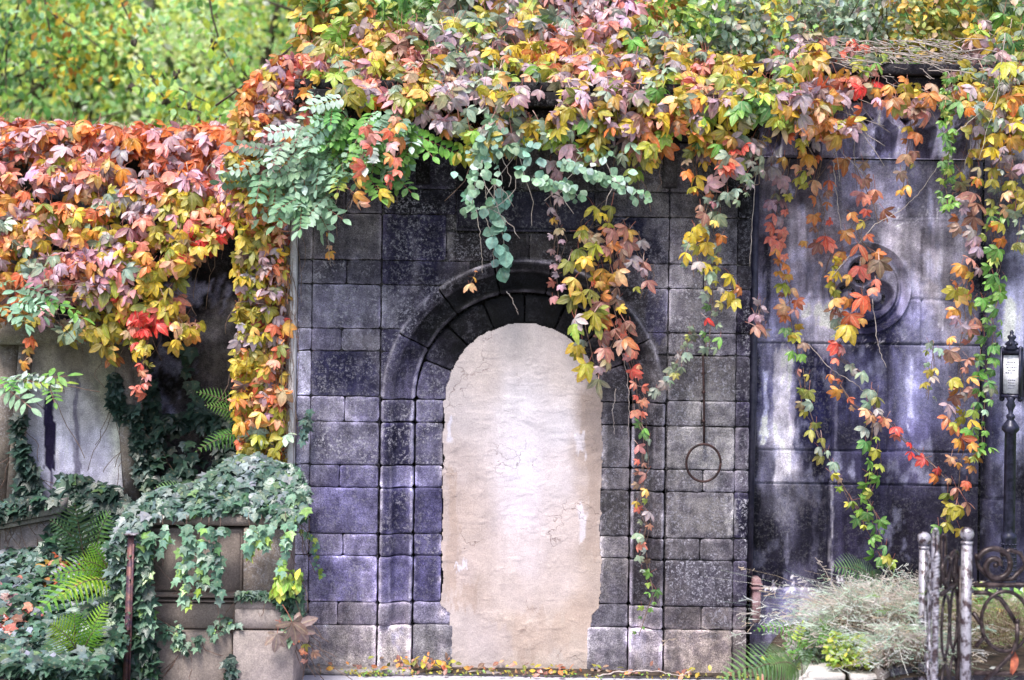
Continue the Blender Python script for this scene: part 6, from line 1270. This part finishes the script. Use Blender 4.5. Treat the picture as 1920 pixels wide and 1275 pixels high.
for i in range(120):
    x = rng.uniform(1480, 1800); y = rng.uniform(70, 130); a = rng.normal(0, .5); L = rng.uniform(40, 120)
    mb.tube(wiggle(W(x, y, rng.uniform(.0, .5)), W(x + L * math.cos(a), y + abs(L * math.sin(a)), rng.uniform(0, .4)), rng, 8, .06), rng.uniform(.0015, .004), 4)
tag(mb.build('dry_stalks', M_TWIG), 'tangle of pale dry stalks on top of the carved wall cornice', 'dry stalks', kind='stuff')

def tree(label, px, Y, py_top, rad, n, seeds, size, seed, trunk_r=.12, mat_t=None, name='tree', zlow=3.0):
    rng = np.random.RandomState(seed); base = W(px, 0, Y); top = W(px, py_top, Y)[2]
    par = empty(name, label, 'tree', (float(base[0]), Y, (Y - 6) * .28 if Y > 6 else 0), 'trees behind the walls')
    mb = MB(); z0 = max(0, (Y - 6) * .28) - .1
    tp = np.array([base[0], Y, top]); mb.tube(wiggle((base[0], Y, z0), tp, rng, 12, .25), np.linspace(trunk_r, trunk_r * .35, 12), 10)
    cl = []
    for i in range(26):
        zc = rng.uniform(zlow, top); a = rng.uniform(0, 2 * math.pi); r = rad * math.sqrt(rng.rand()); e = np.array([base[0] + r * math.cos(a), Y + r * math.sin(a) * .8, zc + rng.uniform(0, .6)]); cl.append(e)
        s_ = np.array([base[0], Y, max(z0 + 1, zc - rng.uniform(.3, 1.2))]); mb.tube(wiggle(s_, e, rng, 8, .15), np.linspace(trunk_r * .3, .01, 8), 5)
    mb.build('trunk', mat_t or M_BARK, par, True)
    cl = np.array(cl); k = rng.randint(0, len(cl), n); P = cl[k] + norm(rng.normal(0, 1, (n, 3))) * (rng.rand(n, 1) ** .4) * np.array([.75, .6, .5]) * rad * .5
    pal = seed_pal(seeds, *PX(P), rng, 30); C, T = pick(pal, rng, .16, .52)
    leaves('crown', T_TREE if size[0] > 40 else T_OVAL, P, frames(n, rng, (0, -.6, .8), .8, (0, -.3, -.6), 1.4), rng.uniform(*size, n) / S0 * (9 + Y) / 9, C, T, M_BG, par, rng)
tree('yellow-green locust tree behind the rear wall, left of centre', 250, 13, -40, 2.6, 4200, [(200,100,'bg','bgm'),(300,60,'bg','bgy'),(350,130,'bgm','bg'),(250,180,'bgm','bg')], (15, 26), 301)
tree('pale mint-green tree behind the left part of the wall', 420, 12.0, -60, 2.4, 5200, [(400,130,'bgm'),(350,80,'bgy','bgm'),(450,60,'bg'),(420,200,'bgm','bg')], (15, 26), 302)
tree('tree with a pale grey trunk high above the wall', 290, 11.0, -200, 2.0, 2600, [(290,40,'bg','bgm')], (20, 34), 303, .20, M_TRUNK, zlow=6.0)
tree('dark green tree at the far left behind the wall', 60, 12.0, -60, 2.4, 4600, [(60,60,'bg','bgd'),(20,160,'bgm','bgd'),(100,150,'bg','bgm'),(60,210,'bgm','bgd')], (15, 26), 304)
tree('bright green tree behind the middle of the wall', 720, 8.0, -120, 2.2, 4200, [(700,20,'bg','bgd')], (13, 21), 305)
tree('broad green tree behind the right part of the wall', 1250, 8.5, -120, 2.6, 4200, [(1250,20,'bg','bgd')], (13, 21), 306)
tree('shaded green tree behind the carved wall', 1650, 9.0, -100, 2.6, 3600, [(1650,20,'bgd','bg')], (20, 32), 307)
tree('yellowing tree behind the creeper column', 540, 9.0, -60, 1.8, 3600, [(540,20,'bg','bgy'),(500,80,'bgm','bg')], (13, 21), 308)
tree('small bluish-green tree just above the rear wall', 150, 12, 40, 2.3, 3600, [(150,180,'bgm','bgd'),(100,200,'bgm')], (12, 19), 309)
tree('dim green tree filling the top left corner', -60, 9.0, -80, 2.4, 3600, [(0,20,'bg','bgd')], (13, 22), 310)
# far woods as one mass on the hillside
rng = np.random.RandomState(400); n = 26000
X = rng.uniform(-20, 20, n); Y = rng.uniform(19, 23, n); Z = 3 + (rng.rand(n)) * 11
m = fbm(X * .6, Z * .6, 4) > .40; X, Y, Z = X[m], Y[m], Z[m]; n = len(X); P = np.stack([X, Y, Z], -1)
pal = np.where(fbm(X * .5 + 9, Z * .5, 6) > .5, 'bgy', np.where(fbm(X * .7, Z * .7, 12) > .58, 'bgm', 'bg')); C, T = pick(pal, rng, .16, .48)
tag(leaves('far_woods', T_OVAL, P, frames(n, rng, (0, -.6, .8), .8, (0, -.3, -.6), 1.4), rng.uniform(.2, .42, n), C, T, M_BG, None, rng), 'blurred bright green and yellow woods on the slope far behind the walls', 'woods', kind='stuff')
P, F = grid_sheet(-34, 34, 22, 38, 60, 30, lambda X, Y: 1 + (Y - 22) * 1.2 + 1.5 * fbm(X * .3, Y * .3, 2))
tag(mesh_np('hill', P, F, M_HILL, None, None, True), kind='structure')
# hanging branches in front of the trees
def branch(label, lines, Y, pal, size, seed, pods=(), dens=1.0, spread=24, upto=1.0):
    rng = np.random.RandomState(seed); par = empty('overhanging_branch', label, 'branch', tuple(map(float, W(*lines[0][0], Y))), 'branches hanging over the rear wall')
    mb = MB(); pos = []
    for ln in lines:
        P = np.array(ln, float); m = 10 * (len(P) - 1); t = np.linspace(0, len(P) - 1, m); x = np.interp(t, range(len(P)), P[:, 0]); y = np.interp(t, range(len(P)), P[:, 1])
        mb.tube(W(x, y, np.zeros(m) + Y), np.linspace(.012, .005, m), 6)
        for k in range(int(m * 5 * dens)):
            j = rng.randint(int(m * upto)); pos.append((x[j] + rng.normal(0, spread), y[j] + rng.normal(0, spread * .8)))
    mb.build('boughs', M_BARK, par, True)
    if pos:
        pos = np.array(pos); n = len(pos); C, T = pick(seed_pal([(0, 0, *pal)], pos[:, 0], pos[:, 1], rng), rng)
        leaves('leaves', T_OVAL, W(pos[:, 0], pos[:, 1], Y + rng.normal(0, .3, n)), frames(n, rng, (0, -.8, .5), .6, (0, -.2, -1), .8), rng.uniform(*size, n) / S0 * (9 + Y) / 9, C, T, M_BG, par, rng)
    for (x, y) in pods:
        mb = MB(); c = W(x, y, Y); mb.tube([c + (0, 0, .07), c + (0, 0, .02)], .003, 4)
        for k in range(9):
            mb.ball(c + rng.normal(0, 1, 3) * np.array([.016, .012, .022]), rng.uniform(.010, .018), 5, (1, 1, 1.6))
        mb.build('seed_cluster', M_BARK, par, True)
branch('long dark bough hanging down at the top left with amber leaves', [[(80, -30), (88, 30), (100, 90), (118, 130), (132, 190), (150, 246)], [(88, 20), (150, 60), (215, 110)]], 5.0, ('amb', 'bg'), (13, 21), 501, dens=.9, spread=34, upto=.72)
branch('thin dark bough in the top left corner', [[(42, -20), (30, 30), (14, 70), (0, 118)], [(14, 70), (10, 130), (14, 200)]], 5.2, ('bgd', 'bg'), (13, 21), 502, dens=.9, spread=34)
branch('bare crossing bough with brown seed clusters above the rear wall', [[(255, 115), (290, 150), (340, 168), (390, 192), (432, 207)], [(285, 150), (308, 184), (338, 202), (372, 208), (398, 230), (392, 248)], [(398, 230), (410, 218), (418, 215)]], 3.6, ('bg', 'bgy'), (15, 24), 503, [(331, 142), (246, 166), (311, 192), (355, 204), (376, 226), (323, 218)], .5, 20)
branch('slender bough with two seed clusters hanging from the top', [[(390, -20), (398, 30), (412, 80), (428, 110), (441, 136)]], 3.8, ('bg', 'bgy'), (15, 24), 504, [(402, 86), (247, 80)], .4, 20)
branch('amber-leaved twig cluster in the upper left between the boughs', [[(110, 95), (150, 130), (215, 176)], [(215, -20), (240, 30), (255, 60)]], 5.4, ('amb', 'bg'), (13, 20), 505, dens=.7, spread=26)
